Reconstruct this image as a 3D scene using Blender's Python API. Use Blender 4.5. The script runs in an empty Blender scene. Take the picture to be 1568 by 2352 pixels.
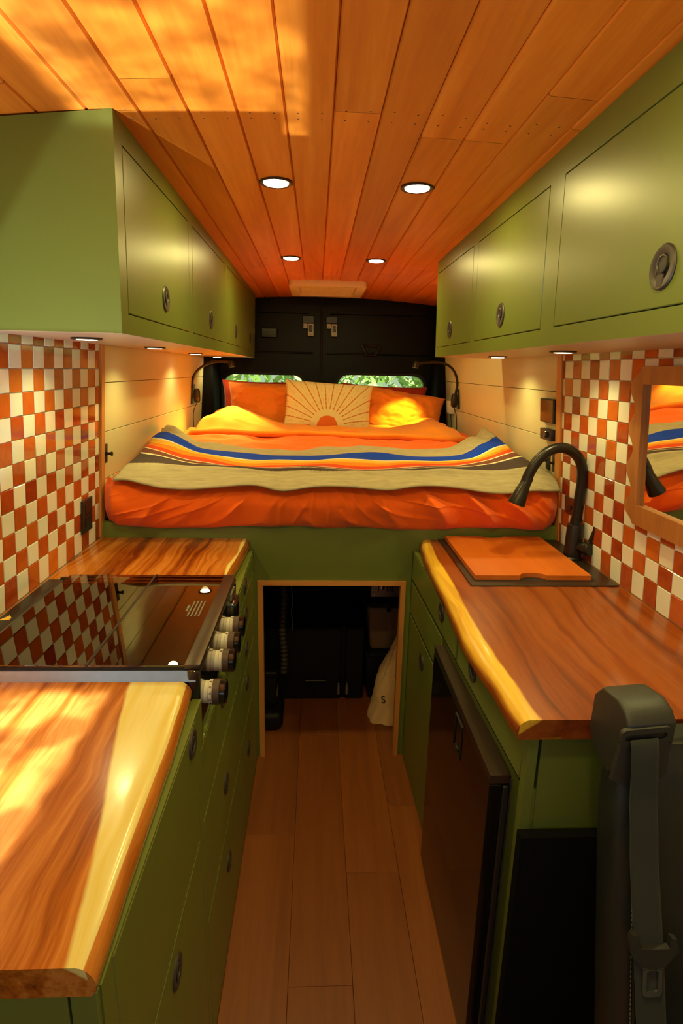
import bpy, bmesh, math, random
from mathutils import Vector, Matrix, noise
random.seed(7)
SC = bpy.context.scene
COL = SC.collection
PI = math.pi
V = Vector

# ------------------------------------------------------------------ helpers
def lin(c):
    return tuple(((v/255)/12.92 if v/255 <= .04045 else ((v/255+.055)/1.055)**2.4) for v in c)

def nz(x, y, z=0.0):
    return noise.noise(V((x, y, z)))

def sm(a, b, x):
    t = min(1, max(0, (x-a)/(b-a))); return t*t*(3-2*t)

def lerp_tab(tab, x):
    if x <= tab[0][0]: return tab[0][1]
    for (a, va), (b, vb) in zip(tab, tab[1:]):
        if x <= b:
            t = (x-a)/(b-a); return va+(vb-va)*t
    return tab[-1][1]

def link(o, parent=None):
    COL.objects.link(o)
    if parent is not None: o.parent = parent
    return o

def wloc(o):
    p = V((0, 0, 0))
    while o is not None:
        p += o.location; o = o.parent
    return p

def obj(name, bm, mats, parent=None, at=None, smooth=35):
    """bm in world coordinates -> one mesh object whose origin is `at` (or the parent's origin)"""
    me = bpy.data.meshes.new(name)
    base = wloc(parent) if parent is not None else V((0, 0, 0))
    org = V(at) if at is not None else base
    bmesh.ops.translate(bm, vec=-org, verts=bm.verts)
    bmesh.ops.recalc_face_normals(bm, faces=bm.faces)
    bm.to_mesh(me); bm.free()
    for m in (mats if isinstance(mats, (list, tuple)) else [mats]): me.materials.append(m)
    if smooth:
        me.polygons.foreach_set('use_smooth', [True]*len(me.polygons))
        me.set_sharp_from_angle(angle=math.radians(smooth))
    o = bpy.data.objects.new(name, me)
    link(o, parent)
    o.location = org-base
    return o

def tag(o, label=None, cat=None, group=None, kind=None):
    if label: o['label'] = label
    if cat: o['category'] = cat
    if group: o['group'] = group
    if kind: o['kind'] = kind
    return o

def thing(name, loc, label, cat, group=None):
    o = bpy.data.objects.new(name, None); o.empty_display_size = .05
    o.location = loc; link(o)
    return tag(o, label, cat, group)

def copy_tree(o, parent=None):
    c = o.copy(); link(c, parent)
    for ch in list(o.children): copy_tree(ch, c)
    return c

def BM(): return bmesh.new()

def hexa(bm, p, bev=0.0, seg=1, mi=0):
    """p: 8 points, bottom ring of four then top ring of four"""
    vs = [bm.verts.new(q) for q in p]
    fs = [bm.faces.new([vs[i] for i in q]) for q in ((3, 2, 1, 0), (4, 5, 6, 7), (0, 1, 5, 4), (1, 2, 6, 5), (2, 3, 7, 6), (3, 0, 4, 7))]
    for f in fs: f.material_index = mi
    bmesh.ops.recalc_face_normals(bm, faces=fs)
    if bev > 0:
        es = list({e for f in fs for e in f.edges})
        r = bmesh.ops.bevel(bm, geom=es, offset=bev, segments=seg, profile=.5, affect='EDGES', clamp_overlap=True)
        for f in r['faces']: f.material_index = mi
    return vs

def box(bm, x0, x1, y0, y1, z0, z1, bev=0.0, seg=1, mi=0):
    return hexa(bm, [(x0, y0, z0), (x1, y0, z0), (x1, y1, z0), (x0, y1, z0), (x0, y0, z1), (x1, y0, z1), (x1, y1, z1), (x0, y1, z1)], bev, seg, mi)

def prism(bm, prof, y0, y1, mi=0):
    """xz polygon extruded along y"""
    a = [bm.verts.new((x, y0, z)) for x, z in prof]; b = [bm.verts.new((x, y1, z)) for x, z in prof]
    n = len(prof); fs = [bm.faces.new(a), bm.faces.new(b[::-1])]
    for i in range(n): fs.append(bm.faces.new((a[i], b[i], b[(i+1) % n], a[(i+1) % n])))
    for f in fs: f.material_index = mi
    bmesh.ops.recalc_face_normals(bm, faces=fs)

def frame_of(axis):
    a = V(axis).normalized()
    u = a.cross(V((0, 0, 1)))
    if u.length < 1e-4: u = V((1, 0, 0))
    u.normalize(); return a, u, a.cross(u)

def lathe(bm, prof, origin, axis=(0, 0, 1), seg=24, mi=0, mis=None, sx=1.0, sy=1.0):
    """prof: (radius, height) pairs along axis; closed with caps where radius 0"""
    a, u, v = frame_of(axis); o = V(origin); rings = []
    for r, h in prof:
        if r < 1e-6: rings.append([bm.verts.new(o+a*h)])
        else: rings.append([bm.verts.new(o+a*h+u*(r*sx*math.cos(2*PI*k/seg))+v*(r*sy*math.sin(2*PI*k/seg))) for k in range(seg)])
    for i in range(len(rings)-1):
        A, B = rings[i], rings[i+1]; m = mis[i] if mis else mi
        for k in range(seg):
            k2 = (k+1) % seg
            if len(A) == 1 and len(B) == 1: continue
            if len(A) == 1: f = bm.faces.new((A[0], B[k2], B[k]))
            elif len(B) == 1: f = bm.faces.new((A[k], A[k2], B[0]))
            else: f = bm.faces.new((A[k], A[k2], B[k2], B[k]))
            f.material_index = m

def catmull(pts, n=8):
    pts = [V(p) for p in pts]; out = []
    P = [pts[0]*2-pts[1]]+pts+[pts[-1]*2-pts[-2]]
    for i in range(1, len(P)-2):
        a, b, c, d = P[i-1:i+3]
        for k in range(n):
            t = k/n
            out.append(.5*((2*b)+(-a+c)*t+(2*a-5*b+4*c-d)*t*t+(-a+3*b-3*c+d)*t**3))
    out.append(pts[-1]); return out

def tube(bm, pts, r, seg=10, mi=0, caps=True, flat=None):
    pts = [V(p) for p in pts]; n = len(pts); rings = []
    up = None
    for i, p in enumerate(pts):
        t = (pts[min(i+1, n-1)]-pts[max(i-1, 0)]).normalized()
        if up is None:
            up = t.orthogonal().normalized()
        up = (up-t*up.dot(t)).normalized(); w = t.cross(up)
        rr = r(i/(n-1)) if callable(r) else r
        rings.append([bm.verts.new(p+up*(rr*math.cos(2*PI*k/seg))+w*(rr*math.sin(2*PI*k/seg))) for k in range(seg)])
    for A, B in zip(rings, rings[1:]):
        for k in range(seg):
            f = bm.faces.new((A[k], A[(k+1) % seg], B[(k+1) % seg], B[k])); f.material_index = mi
    if caps:
        for rg in (rings[0][::-1], rings[-1]):
            f = bm.faces.new(rg); f.material_index = mi

def grid(bm, fn, nu, nv, mi=0, attr=None, close_u=False):
    """fn(u, v) -> point (and attribute value when attr is given); returns rows of verts"""
    lay = bm.verts.layers.float.get(attr) or bm.verts.layers.float.new(attr) if attr else None
    rows = []
    for j in range(nv+1):
        row = []
        for i in range(nu+1):
            r = fn(i/nu, j/nv)
            if attr:
                vv = bm.verts.new(r[0]); vv[lay] = r[1]
            else: vv = bm.verts.new(r)
            row.append(vv)
        rows.append(row)
    for j in range(nv):
        for i in range(nu):
            f = bm.faces.new((rows[j][i], rows[j][i+1], rows[j+1][i+1], rows[j+1][i])); f.material_index = mi
    return rows

def solid(o, th, off=-1):
    m = o.modifiers.new('thick', 'SOLIDIFY'); m.thickness = th; m.offset = off; return o

def rrect(w, h, r, n=6):
    """rounded rectangle outline, centred, counter-clockwise"""
    pts = []
    for cx, cy, a0 in ((w/2-r, h/2-r, 0), (-w/2+r, h/2-r, 90), (-w/2+r, -h/2+r, 180), (w/2-r, -h/2+r, 270)):
        for k in range(n+1):
            a = math.radians(a0+90*k/n); pts.append((cx+r*math.cos(a), cy+r*math.sin(a)))
    return pts

def ring_plate(bm, inner, outer, to3, d0, d1, mi=0):
    """solid ring between two outlines with equal point counts; to3(x, y, depth)"""
    n = len(inner)
    A = [bm.verts.new(to3(*p, d0)) for p in outer]; B = [bm.verts.new(to3(*p, d0)) for p in inner]
    C_ = [bm.verts.new(to3(*p, d1)) for p in outer]; D = [bm.verts.new(to3(*p, d1)) for p in inner]
    for i in range(n):
        j = (i+1) % n
        for q in ((A[i], A[j], B[j], B[i]), (C_[j], C_[i], D[i], D[j]), (A[j], A[i], C_[i], C_[j]), (B[i], B[j], D[j], D[i])):
            f = bm.faces.new(q); f.material_index = mi

def poly_plate(bm, pts, to3, d0, d1, mi=0):
    A = [bm.verts.new(to3(*p, d0)) for p in pts]; B = [bm.verts.new(to3(*p, d1)) for p in pts]
    n = len(pts); fs = [bm.faces.new(A), bm.faces.new(B[::-1])]
    for i in range(n): fs.append(bm.faces.new((A[i], B[i], B[(i+1) % n], A[(i+1) % n])))
    for f in fs: f.material_index = mi

def text_bm(s, size, ext, mat4):
    cu = bpy.data.curves.new('lettering', 'FONT'); cu.body = s; cu.size = size; cu.extrude = ext; cu.align_x = 'CENTER'; cu.align_y = 'CENTER'
    o = bpy.data.objects.new('lettering', cu); COL.objects.link(o)
    me = o.to_mesh(); bm = BM(); bm.from_mesh(me); o.to_mesh_clear()
    bpy.data.objects.remove(o); bpy.data.curves.remove(cu)
    bmesh.ops.transform(bm, matrix=mat4, verts=bm.verts); return bm

def join_bm(dst, src):
    me = bpy.data.meshes.new('tmp'); src.to_mesh(me); src.free(); dst.from_mesh(me); bpy.data.meshes.remove(me)

# ------------------------------------------------------------------ materials
class N:
    def __init__(s, name):
        s.m = bpy.data.materials.new(name); s.m.use_nodes = True; s.t = s.m.node_tree; s.t.nodes.clear()
        s.out = s.t.nodes.new('ShaderNodeOutputMaterial')
    def n(s, ty, ins=None, **k):
        nd = s.t.nodes.new('ShaderNode'+ty)
        for a, v in k.items(): setattr(nd, a, v)
        for a, v in (ins or {}).items():
            sock = nd.inputs[a]
            if hasattr(v, 'is_output') or isinstance(v, bpy.types.NodeSocket): s.t.links.new(v, sock)
            else: sock.default_value = v
        return nd
    def math(s, op, a, b=0.0, clamp=False):
        nd = s.n('Math', {0: a, 1: b}, operation=op); nd.use_clamp = clamp; return nd.outputs[0]
    def coord(s, kind='Object', scale=(1, 1, 1), loc=(0, 0, 0), rot=(0, 0, 0)):
        tc = s.n('TexCoord'); return s.n('Mapping', {'Vector': tc.outputs[kind], 'Scale': scale, 'Location': loc, 'Rotation': rot}).outputs[0]
    def noise(s, vec, scale, detail=4, rough=.55, dist=0.0):
        return s.n('TexNoise', {'Vector': vec, 'Scale': scale, 'Detail': detail, 'Roughness': rough, 'Distortion': dist}).outputs[0]
    def ramp(s, fac, stops, interp='LINEAR'):
        nd = s.n('ValToRGB', {0: fac}); cr = nd.color_ramp; cr.interpolation = interp
        while len(cr.elements) < len(stops): cr.elements.new(.5)
        for e, (p, c) in zip(cr.elements, stops): e.position = p; e.color = (*c, 1) if len(c) == 3 else c
        return nd.outputs[0]
    def mix(s, fac, a, b, mode='MIX'):
        nd = s.n('Mix', data_type='RGBA', blend_type=mode)
        for i, v in ((0, fac), (6, a), (7, b)):
            if isinstance(v, bpy.types.NodeSocket): s.t.links.new(v, nd.inputs[i])
            else: nd.inputs[i].default_value = (*v, 1) if isinstance(v, tuple) and len(v) == 3 else v
        return nd.outputs[2]
    def bump(s, h, strength=.2, dist=.002):
        return s.n('Bump', {'Height': h, 'Strength': strength, 'Distance': dist}).outputs[0]
    def attr(s, name): return s.n('Attribute', attribute_name=name).outputs['Fac']
    def pbr(s, col, rough=.5, normal=None, metal=0.0, spec=.5, coat=0.0, coat_r=.1, sheen=0.0, **k):
        ins = {'Roughness': rough, 'Metallic': metal, 'Specular IOR Level': spec, 'Coat Weight': coat, 'Coat Roughness': coat_r, 'Sheen Weight': sheen}
        ins['Base Color'] = (*col, 1) if isinstance(col, tuple) and len(col) == 3 else col
        if normal is not None: ins['Normal'] = normal
        ins.update(k)
        b = s.n('BsdfPrincipled', ins); s.t.links.new(b.outputs[0], s.out.inputs[0]); return s.m

def plain(name, col, rough=.5, metal=0.0, bump=0.0, scale=60, var=.12, spec=.5, coat=0.0):
    s = N(name); v = s.coord()
    f = s.noise(v, scale, 3)
    c = s.mix(f, tuple(x*(1-var) for x in col), tuple(min(1, x*(1+var)) for x in col))
    return s.pbr(c, rough, s.bump(f, bump, .001) if bump else None, metal, spec, coat)

def emit(name, col, st):
    s = N(name); e = s.n('Emission', {0: (*col, 1), 1: st}); s.t.links.new(e.outputs[0], s.out.inputs[0]); return s.m

def fabric(name, col, rough=.85, weave=700, var=.12, wr=.25):
    s = N(name); v = s.coord()
    f = s.noise(v, 6, 4); w = s.noise(v, weave, 2)
    c = s.mix(f, tuple(x*(1-var) for x in col), tuple(min(1, x*(1+var)) for x in col))
    return s.pbr(c, rough, s.bump(s.math('ADD', w, s.math('MULTIPLY', s.noise(v, 28, 5), 4)), wr, .0012), spec=.2, sheen=.15)

def wood(name, dark, mid, light, along='y', fine=1.0, rough=.35, coat=0.0, tone=None, contrast=1.0, knots=0.0, spec=.5):
    s = N(name)
    st = {'y': (1, .06, 1), 'x': (.06, 1, 1), 'z': (1, 1, .06)}[along]
    v = s.coord('Object', st)
    if tone:
        off = s.n('CombineXYZ', {0: s.math('MULTIPLY', s.attr(tone), 17.0), 1: s.math('MULTIPLY', s.attr(tone), 31.0)}).outputs[0]
        v = s.n('VectorMath', {0: v, 1: off}, operation='ADD').outputs[0]
    g1 = s.noise(v, 14*fine, 5, .6, 1.2); g2 = s.noise(v, 90*fine, 4, .6, .3)
    f = s.math('ADD', s.math('MULTIPLY', g1, .72), s.math('MULTIPLY', g2, .28))
    lo = .5-.22/contrast; hi = .5+.22/contrast
    c = s.ramp(f, [(max(0, lo), dark), (.5, mid), (min(1, hi), light)])
    if tone:
        k = s.math('ADD', s.math('MULTIPLY', s.attr(tone), .30), .85)
        c = s.mix(1.0, c, s.n('CombineColor', {0: k, 1: k, 2: k}).outputs[0], 'MULTIPLY')
    if knots:
        vo = s.n('TexVoronoi', {'Vector': s.coord('Object', (1, .55, 1)), 'Scale': knots, 'Randomness': 1.0})
        kf = s.ramp(vo.outputs['Distance'], [(.0, (1, 1, 1)), (.035, (.55, .55, .55)), (.06, (0, 0, 0))])
        c = s.mix(s.math('MULTIPLY', kf, .75), c, tuple(x*.25 for x in dark))
    return s.pbr(c, rough, s.bump(g2, .12, .0006), coat=coat, spec=spec)

def slab_wood(name, dark, mid, light, sap_a, sap_b, rough=.22):
    """live-edge slab: figured heartwood and a pale sapwood band; attribute 'sap' = metres inside the band's edge"""
    s = N(name)
    v = s.coord('Object', (1, .032, 1))
    warp = s.noise(s.coord('Object', (1, .5, 1)), 4.0, 3)
    wv = s.n('VectorMath', {0: v, 1: s.n('CombineXYZ', {0: s.math('MULTIPLY', warp, .12)}).outputs[0]}, operation='ADD').outputs[0]
    g1 = s.noise(wv, 13, 2, .5, .25); g2 = s.noise(wv, 58, 4, .55, .15); g3 = s.noise(s.coord('Object', (1, .04, 1)), 240, 3)
    f = s.math('ADD', s.math('ADD', s.math('MULTIPLY', g1, .62), s.math('MULTIPLY', g2, .30)), s.math('MULTIPLY', g3, .08))
    heart = s.ramp(f, [(.37, dark), (.46, mid), (.54, light), (.60, mid), (.68, dark)])
    sap = s.ramp(g2, [(.35, sap_b), (.6, sap_a)])
    e = s.math('ADD', s.attr('sap'), s.math('MULTIPLY', s.math('SUBTRACT', s.noise(s.coord('Object', (1, .35, 1)), 14, 3), .5), .016))
    k = s.ramp(s.math('ADD', s.math('MULTIPLY', e, 70.0), .5), [(.3, (0, 0, 0)), (.7, (1, 1, 1))])
    c = s.mix(k, heart, sap)
    return s.pbr(c, rough, s.bump(g3, .06, .0005), coat=.2, coat_r=.12, spec=.4)
# ------------------------------------------------------------------ palette
GREEN = (.134, .170, .027)
M = {}
def paint(name, col, rough=.38):
    s = N(name); v = s.coord(); f = s.noise(v, 5, 3); o = s.noise(v, 210, 3)
    c = s.mix(f, tuple(x*.93 for x in col), tuple(x*1.06 for x in col))
    return s.pbr(c, rough, s.bump(o, .06, .0008), spec=.5)
M['green'] = paint('green_paint', GREEN, .35)
M['shadow'] = plain('dark_gap', (.012, .014, .008), .8)
M['white'] = paint('cream_wall_paint', (.66, .62, .34), .45)
M['under'] = paint('cabinet_underside', (.55, .42, .26), .4)
M['ceil'] = wood('cedar_boards', (.52, .125, .008), (.70, .205, .014), (.84, .31, .034), 'y', .8, .42, .0, 'tone', 1.0, 5.0, .3)
M['floor'] = wood('vinyl_oak_planks', (.165, .042, .006), (.225, .062, .009), (.275, .082, .014), 'y', 1.5, .45, 0, 'tone', .8)
M['trimwood'] = wood('pine_trim', (.42, .15, .03), (.58, .24, .05), (.68, .32, .08), 'z', 1.2, .4)
M['trimwoodx'] = wood('pine_trim_across', (.42, .15, .03), (.58, .24, .05), (.68, .32, .08), 'x', 1.2, .4)
M['mirrorwood'] = wood('mirror_frame_oak', (.30, .11, .03), (.42, .17, .045), (.50, .22, .06), 'z', 1.6, .4)
M['slabL'] = slab_wood('walnut_slab', (.13, .024, .003), (.36, .098, .008), (.54, .20, .030), (.74, .66, .24), (.70, .56, .13))
M['slabR'] = slab_wood('dark_walnut_slab', (.120, .022, .004), (.225, .048, .006), (.29, .072, .010), (.76, .48, .04), (.58, .29, .02), .30)
M['board'] = wood('cutting_board_wood', (.44, .090, .008), (.56, .130, .011), (.62, .165, .016), 'y', .6, .35)
M['black'] = plain('black_plastic', (.016, .016, .015), .35, bump=.05, scale=200)
M['blackm'] = plain('matte_black_metal', (.022, .021, .018), .34, .4)
M['blackgloss'] = plain('black_gloss', (.010, .009, .008), .08, coat=.6)
M['fridgegloss'] = plain('fridge_door_black', (.008, .006, .005), .10, spec=.30)
M['rubber'] = plain('black_rubber', (.014, .014, .013), .7)
M['bronze'] = plain('dark_bronze_steel', (.075, .052, .036), .38, .75)
M['grate'] = plain('cast_grate', (.13, .10, .07), .6)
M['faucet'] = plain('oil_rubbed_bronze', (.030, .024, .018), .32, .6)
M['steel'] = plain('brushed_steel', (.42, .41, .38), .30, .9)
M['lockmetal'] = plain('grey_lock_metal', (.26, .22, .18), .4, .6)
M['chrome'] = plain('chrome', (.75, .75, .74), .08, 1.0)
M['latch'] = plain('bronze_latch', (.050, .040, .032), .45, .2)
M['latchin'] = plain('latch_cup', (.006, .006, .006), .5)
M['carpet'] = plain('black_carpet', (.006, .006, .005), 1.0, bump=.5, scale=500, spec=.08)
M['matteblack'] = plain('matte_black_trim', (.006, .006, .0055), .9, spec=.08)
M['doorblack'] = plain('black_door_paint', (.0045, .0045, .004), .38, spec=.16)
M['orange'] = fabric('rust_orange_cotton', (.95, .140, .006))
M['sheet'] = fabric('pale_orange_cotton', (.84, .27, .018))
M['pillow'] = fabric('apricot_cotton', (.80, .22, .018))
M['redp'] = fabric('brick_red_cotton', (.42, .035, .010))
M['matt'] = fabric('peach_sheet', (.72, .30, .09))
M['dark'] = plain('black_storage_plastic', (.006, .006, .0055), .5, spec=.25)
M['canvas'] = fabric('canvas_cloth', (.80, .54, .24), .9, 500)
M['ink'] = plain('dark_ink', (.03, .02, .012), .8)
M['leather'] = plain('black_leather', (.015, .018, .014), .42, bump=.25, scale=420)
M['seatplastic'] = plain('grained_dark_plastic', (.024, .025, .020), .5, bump=.35, scale=600)
M['belt'] = fabric('seat_belt_webbing', (.032, .040, .029), .7, 900)
M['stitch'] = plain('grey_thread', (.16, .17, .13), .7)
M['plastwhite'] = plain('white_plastic', (.75, .72, .62), .4)
M['dial'] = plain('dial_ring', (.72, .68, .55), .35)
M['knobgrey'] = plain('knob_grey', (.085, .055, .040), .45)
M['binp'] = plain('tan_plastic_bin', (.20, .12, .06), .5)
M['hose'] = plain('duct_hose', (.055, .034, .015), .6)
M['yellow'] = plain('yellow_sticker', (.80, .52, .05), .5)
M['creamvent'] = plain('vent_frame_plastic', (.86, .74, .50), .5)
M['screen'] = plain('brown_glass_screen', (.060, .026, .014), .10, coat=.5)
M['bark'] = plain('bark', (.06, .05, .035), .9, bump=.6, scale=20)
M['leaf'] = plain('leaves', (.30, .46, .10), .5, scale=3, var=.5)
M['ground'] = plain('forest_floor', (.30, .27, .15), .95, scale=2, var=.35)
M['lens'] = emit('lamp_lens', (1, .86, .60), 14.0)
M['lens2'] = emit('puck_lens', (1, .86, .58), 9.0)
M['bulb'] = emit('reading_lamp_lens', (1, .80, .35), 10.0)
s = N('mirror_glass'); g = s.n('BsdfGlossy', {'Color': (.86, .84, .78, 1), 'Roughness': .01}); s.t.links.new(g.outputs[0], s.out.inputs[0]); M['mirror'] = s.m
s = N('smoked_glass')
fr = s.n('Fresnel', {'IOR': 1.65}).outputs[0]
tr = s.n('BsdfTransparent', {0: (.55, .46, .34, 1)}); gl = s.n('BsdfGlossy', {'Color': (1, .95, .88, 1), 'Roughness': .012})
mx = s.n('MixShader', {0: s.math('ADD', fr, .05), 1: tr.outputs[0], 2: gl.outputs[0]}); s.t.links.new(mx.outputs[0], s.out.inputs[0]); M['smoked'] = s.m
s = N('window_glass')
tr = s.n('BsdfTransparent', {0: (.80, .90, .80, 1)}); gl = s.n('BsdfGlossy', {'Roughness': .01})
mx = s.n('MixShader', {0: s.math('MULTIPLY', s.n('Fresnel', {'IOR': 1.45}).outputs[0], .6), 1: tr.outputs[0], 2: gl.outputs[0]}); s.t.links.new(mx.outputs[0], s.out.inputs[0]); M['glass'] = s.m
# glazed tiles: material 0 cream, 1 terracotta whose strength differs per tile
def glaze(name, stops):
    s = N(name); t = s.attr('tone'); v = s.coord('Object', (1, 1, 1)); f = s.noise(v, 30, 4, .6, .8)
    c = s.ramp(s.math('ADD', s.math('MULTIPLY', t, .8), s.math('MULTIPLY', s.math('SUBTRACT', f, .5), .55)), stops)
    return s.pbr(c, .07, s.bump(s.noise(v, 26, 2), .12, .002), spec=.5)
M['tilew'] = glaze('cream_glazed_tile', [(0, (.74, .74, .60)), (1, (.86, .86, .74))])
M['tileo'] = glaze('terracotta_glazed_tile', [(0, (.24, .030, .008)), (.45, (.46, .085, .014)), (.8, (.58, .145, .016)), (1, (.66, .21, .02))])
M['grout'] = plain('pale_grout', (.72, .66, .50), .8)
# blanket: stripes follow the cloth through attribute 'stripe'
s = N('striped_wool'); v = s.coord()
tv = s.math('ADD', s.attr('stripe'), s.math('MULTIPLY', s.math('SUBTRACT', s.noise(v, 160, 2), .5), .008))
bg = (.39, .33, .19); ch = (.060, .038, .034); wh = (.74, .66, .42); rd = (.66, .065, .008); og = (.78, .23, .010); ye = (.82, .42, .04); bl = (.002, .045, .50); br = (.16, .05, .03)
c = s.ramp(tv, [(0, bg), (.175, ch), (.235, wh), (.243, br), (.285, wh), (.295, rd), (.375, og), (.44, ye), (.505, wh), (.535, bl), (.735, bg)], 'CONSTANT')
fl = s.noise(v, 300, 3); sl = s.noise(s.coord('Object', (.2, 1, 1)), 90, 4)
c = s.mix(.5, c, s.ramp(sl, [(.3, (.35, .35, .35)), (.7, (.65, .65, .65))]), 'OVERLAY')
M['blanket'] = s.pbr(c, .95, s.bump(fl, .5, .002), spec=.08, sheen=.06)
# sun cushion: half sun and embroidered rays, in the cushion's own plane (object x, z)
s = N('sun_cushion_cloth'); tc = s.n('TexCoord'); sp = s.n('SeparateXYZ', {0: tc.outputs['Object']})
X, Z = sp.outputs[0], s.math('ADD', sp.outputs[2], .125)
r = s.math('SQRT', s.math('ADD', s.math('MULTIPLY', X, X), s.math('MULTIPLY', Z, Z)))
an = s.math('DIVIDE', s.math('ARCTAN2', Z, X), PI)
def rays(n, ph, w, r0, r1, knot):
    fr_ = s.math('ABSOLUTE', s.math('SUBTRACT', s.math('FRACT', s.math('ADD', s.math('MULTIPLY', an, n), ph)), .5))
    d = s.math('MULTIPLY', s.math('DIVIDE', fr_, n/PI), r)
    kn = s.math('MULTIPLY', s.math('ABSOLUTE', s.math('SINE', s.math('MULTIPLY', r, knot))), .0016)
    on = s.math('LESS_THAN', d, s.math('ADD', kn, w))
    return s.math('MULTIPLY', on, s.math('MULTIPLY', s.math('GREATER_THAN', r, r0), s.math('LESS_THAN', r, r1)))
main = rays(15.0, .5, .0016, .098, .40, 130.0)
sec = s.math('MULTIPLY', rays(15.0, .0, .0028, .12, .5, 0.0), s.math('GREATER_THAN', s.math('SINE', s.math('MULTIPLY', r, 95.0)), .35))
sun = s.math('LESS_THAN', r, s.math('ADD', .054, s.math('MULTIPLY', s.noise(tc.outputs['Object'], 40, 2), .012)))
c = s.mix(s.math('MULTIPLY', sec, .75), (.68, .57, .26), (.64, .42, .12))
c = s.mix(main, c, (.52, .16, .03)); c = s.mix(sun, c, (.62, .13, .02))
M['suncush'] = s.pbr(c, .9, s.bump(s.math('ADD', s.math('MULTIPLY', main, 2.0), s.noise(tc.outputs['Object'], 500, 2)), .4, .002), spec=.15, sheen=.2)

# ------------------------------------------------------------------ camera
cam = bpy.data.cameras.new('camera'); co = bpy.data.objects.new('camera', cam); COL.objects.link(co)
VPY, NAD, PP = V((726, 848)), V((673, 6359)), V((784, 1176))
FPX = math.sqrt(-(VPY-PP).dot(NAD-PP))
ry = V((VPY.x-PP.x, -(VPY.y-PP.y), -FPX)).normalized(); rz = -V((NAD.x-PP.x, -(NAD.y-PP.y), -FPX)).normalized(); rx = ry.cross(rz)
co.matrix_world = Matrix((rx, ry, rz)).to_4x4() @ Matrix.Identity(4)
co.location = (0, 0, 1.5)
cam.sensor_fit = 'VERTICAL'; cam.sensor_height = 36; cam.sensor_width = 24; cam.lens = FPX/2352*36; cam.clip_start = .02
SC.camera = co

# ------------------------------------------------------------------ setting
def LWX(z): return -.765+.0805*(z-.905)
def RWX(z): return .8985-.09*(z-.905)
def ceil_z(x, y): return 1.988-.0068*(y-1.25)-.07*(x-.066)**2
FRONT, REAR = -1.3, 4.05

# floor of planks
bm = BM(); tn = bm.faces.layers.float.new('tone')
xs = [-.90]+[-.219+.1627*k for k in range(-3, 8)]+[1.05]
xs = [-.8695+.1627*k for k in range(0, 13)]
cuts = {4: [.2, 1.57, 2.9], 5: [1.088, 2.097, 3.3], 6: [.1, 1.416, 2.7], 7: [.6, 1.69, 2.95]}
for i in range(12):
    ys = [FRONT]+cuts.get(i, [random.uniform(-.5, .6), random.uniform(1.2, 2), random.uniform(2.6, 3.4)])+[REAR+.1]
    for a, b in zip(ys, ys[1:]):
        k0 = len(bm.faces); box(bm, xs[i]+.0004, xs[i+1]-.0004, a+.0004, b-.0004, -.012, 0, .0006)
        t = random.random(); bm.faces.ensure_lookup_table()
        for f in bm.faces[k0:]: f[tn] = t
box(bm, -.86, 1.05, FRONT, REAR+.1, -.03, -.0125)
tag(obj('floor', bm, M['floor']), kind='structure')

# ceiling of cedar boards that follow the roof's arch
bm = BM(); tn = bm.faces.layers.float.new('tone')
bx = [-.735+.0943*k for k in range(0, 18)]; off = .03-bx[8]; bx = [b+off for b in bx]
for i in range(17):
    j = random.uniform(.2, .8); ys = [FRONT, 1.262+random.choice([0, 0, .1, -.12, -.5]), 2.6+j, REAR-.02]
    for a, b in zip(ys, ys[1:]):
        t = random.random()
        ny = 4; x0, x1 = bx[i], bx[i+1]; g = .0035; dpt = .004
        st = [(x0, dpt+.004), (x0+.0008, dpt), (x0+g, 0)]+[(x0+(x1-x0)*q, 0) for q in (.3, .5, .7)]+[(x1-g, 0), (x1-.0008, dpt), (x1, dpt+.004)]
        rows = []
        for q in range(ny+1):
            y = a+.0006+(b-a-.0012)*q/ny
            rows.append([bm.verts.new((x, y, ceil_z(x, y)+h)) for x, h in st])
        for q in range(ny):
            for k in range(len(st)-1):
                f = bm.faces.new((rows[q][k], rows[q+1][k], rows[q+1][k+1], rows[q][k+1])); f[tn] = t
# nail heads along the roof rib, and the roof skin above the boards
for i in range(3, 17):
    for fx in (.25, .75):
        x = bx[i]+.0943*fx
        for y in (1.262+.035*nz(i, fx), 1.30):
            lathe(bm, [(.0022, 0), (.0016, -.0006), (0, -.0008)], (x, y, ceil_z(x, y)), seg=6, mi=1)
grid(bm, lambda u, v: (-.80+1.75*u, FRONT+(REAR+.1-FRONT)*v, ceil_z(-.80+1.75*u, FRONT+5.45*v)+.02), 20, 2, 1)
tag(obj('ceiling', bm, [M['ceil'], M['latch']]), kind='structure')

# side walls: shell plus the ship-lap planks beside the bed
def side_wall(name, WX, sgn, y0, y1):
    bm = BM(); w = lambda z, d: WX(z)-sgn*d
    def slab(ya, yb, za, zb, d0, d1, bev=0, mi=0):
        hexa(bm, [(w(za, d1), ya, za), (w(za, d0), ya, za), (w(za, d0), yb, za), (w(za, d1), yb, za), (w(zb, d1), ya, zb), (w(zb, d0), ya, zb), (w(zb, d0), yb, zb), (w(zb, d1), yb, zb)], bev, 1, mi)
    wy = .36 if sgn < 0 else -.05
    for ya, yb, za, zb in ((FRONT, -1.1, -.012, 2.06), (-1.1, wy, -.012, 1.08), (-1.1, wy, 1.74, 2.06), (wy, REAR+.1, -.012, 2.06)): slab(ya, yb, za, zb, -.03, -.014, 0, 0)
    zs = [.93, 1.105, 1.272, 1.440, 1.62]
    for a, b in zip(zs, zs[1:]): slab(y0, y1, a+.001, b-.001, -.013, 0, .0012)
    slab(y0, y1, .93, 1.62, -.0135, -.008, 0, 1)
    return tag(obj(name, bm, [M['white'], M['shadow']]), kind='structure')
side_wall('wall_left', LWX, -1, 1.99, 3.758)
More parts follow.
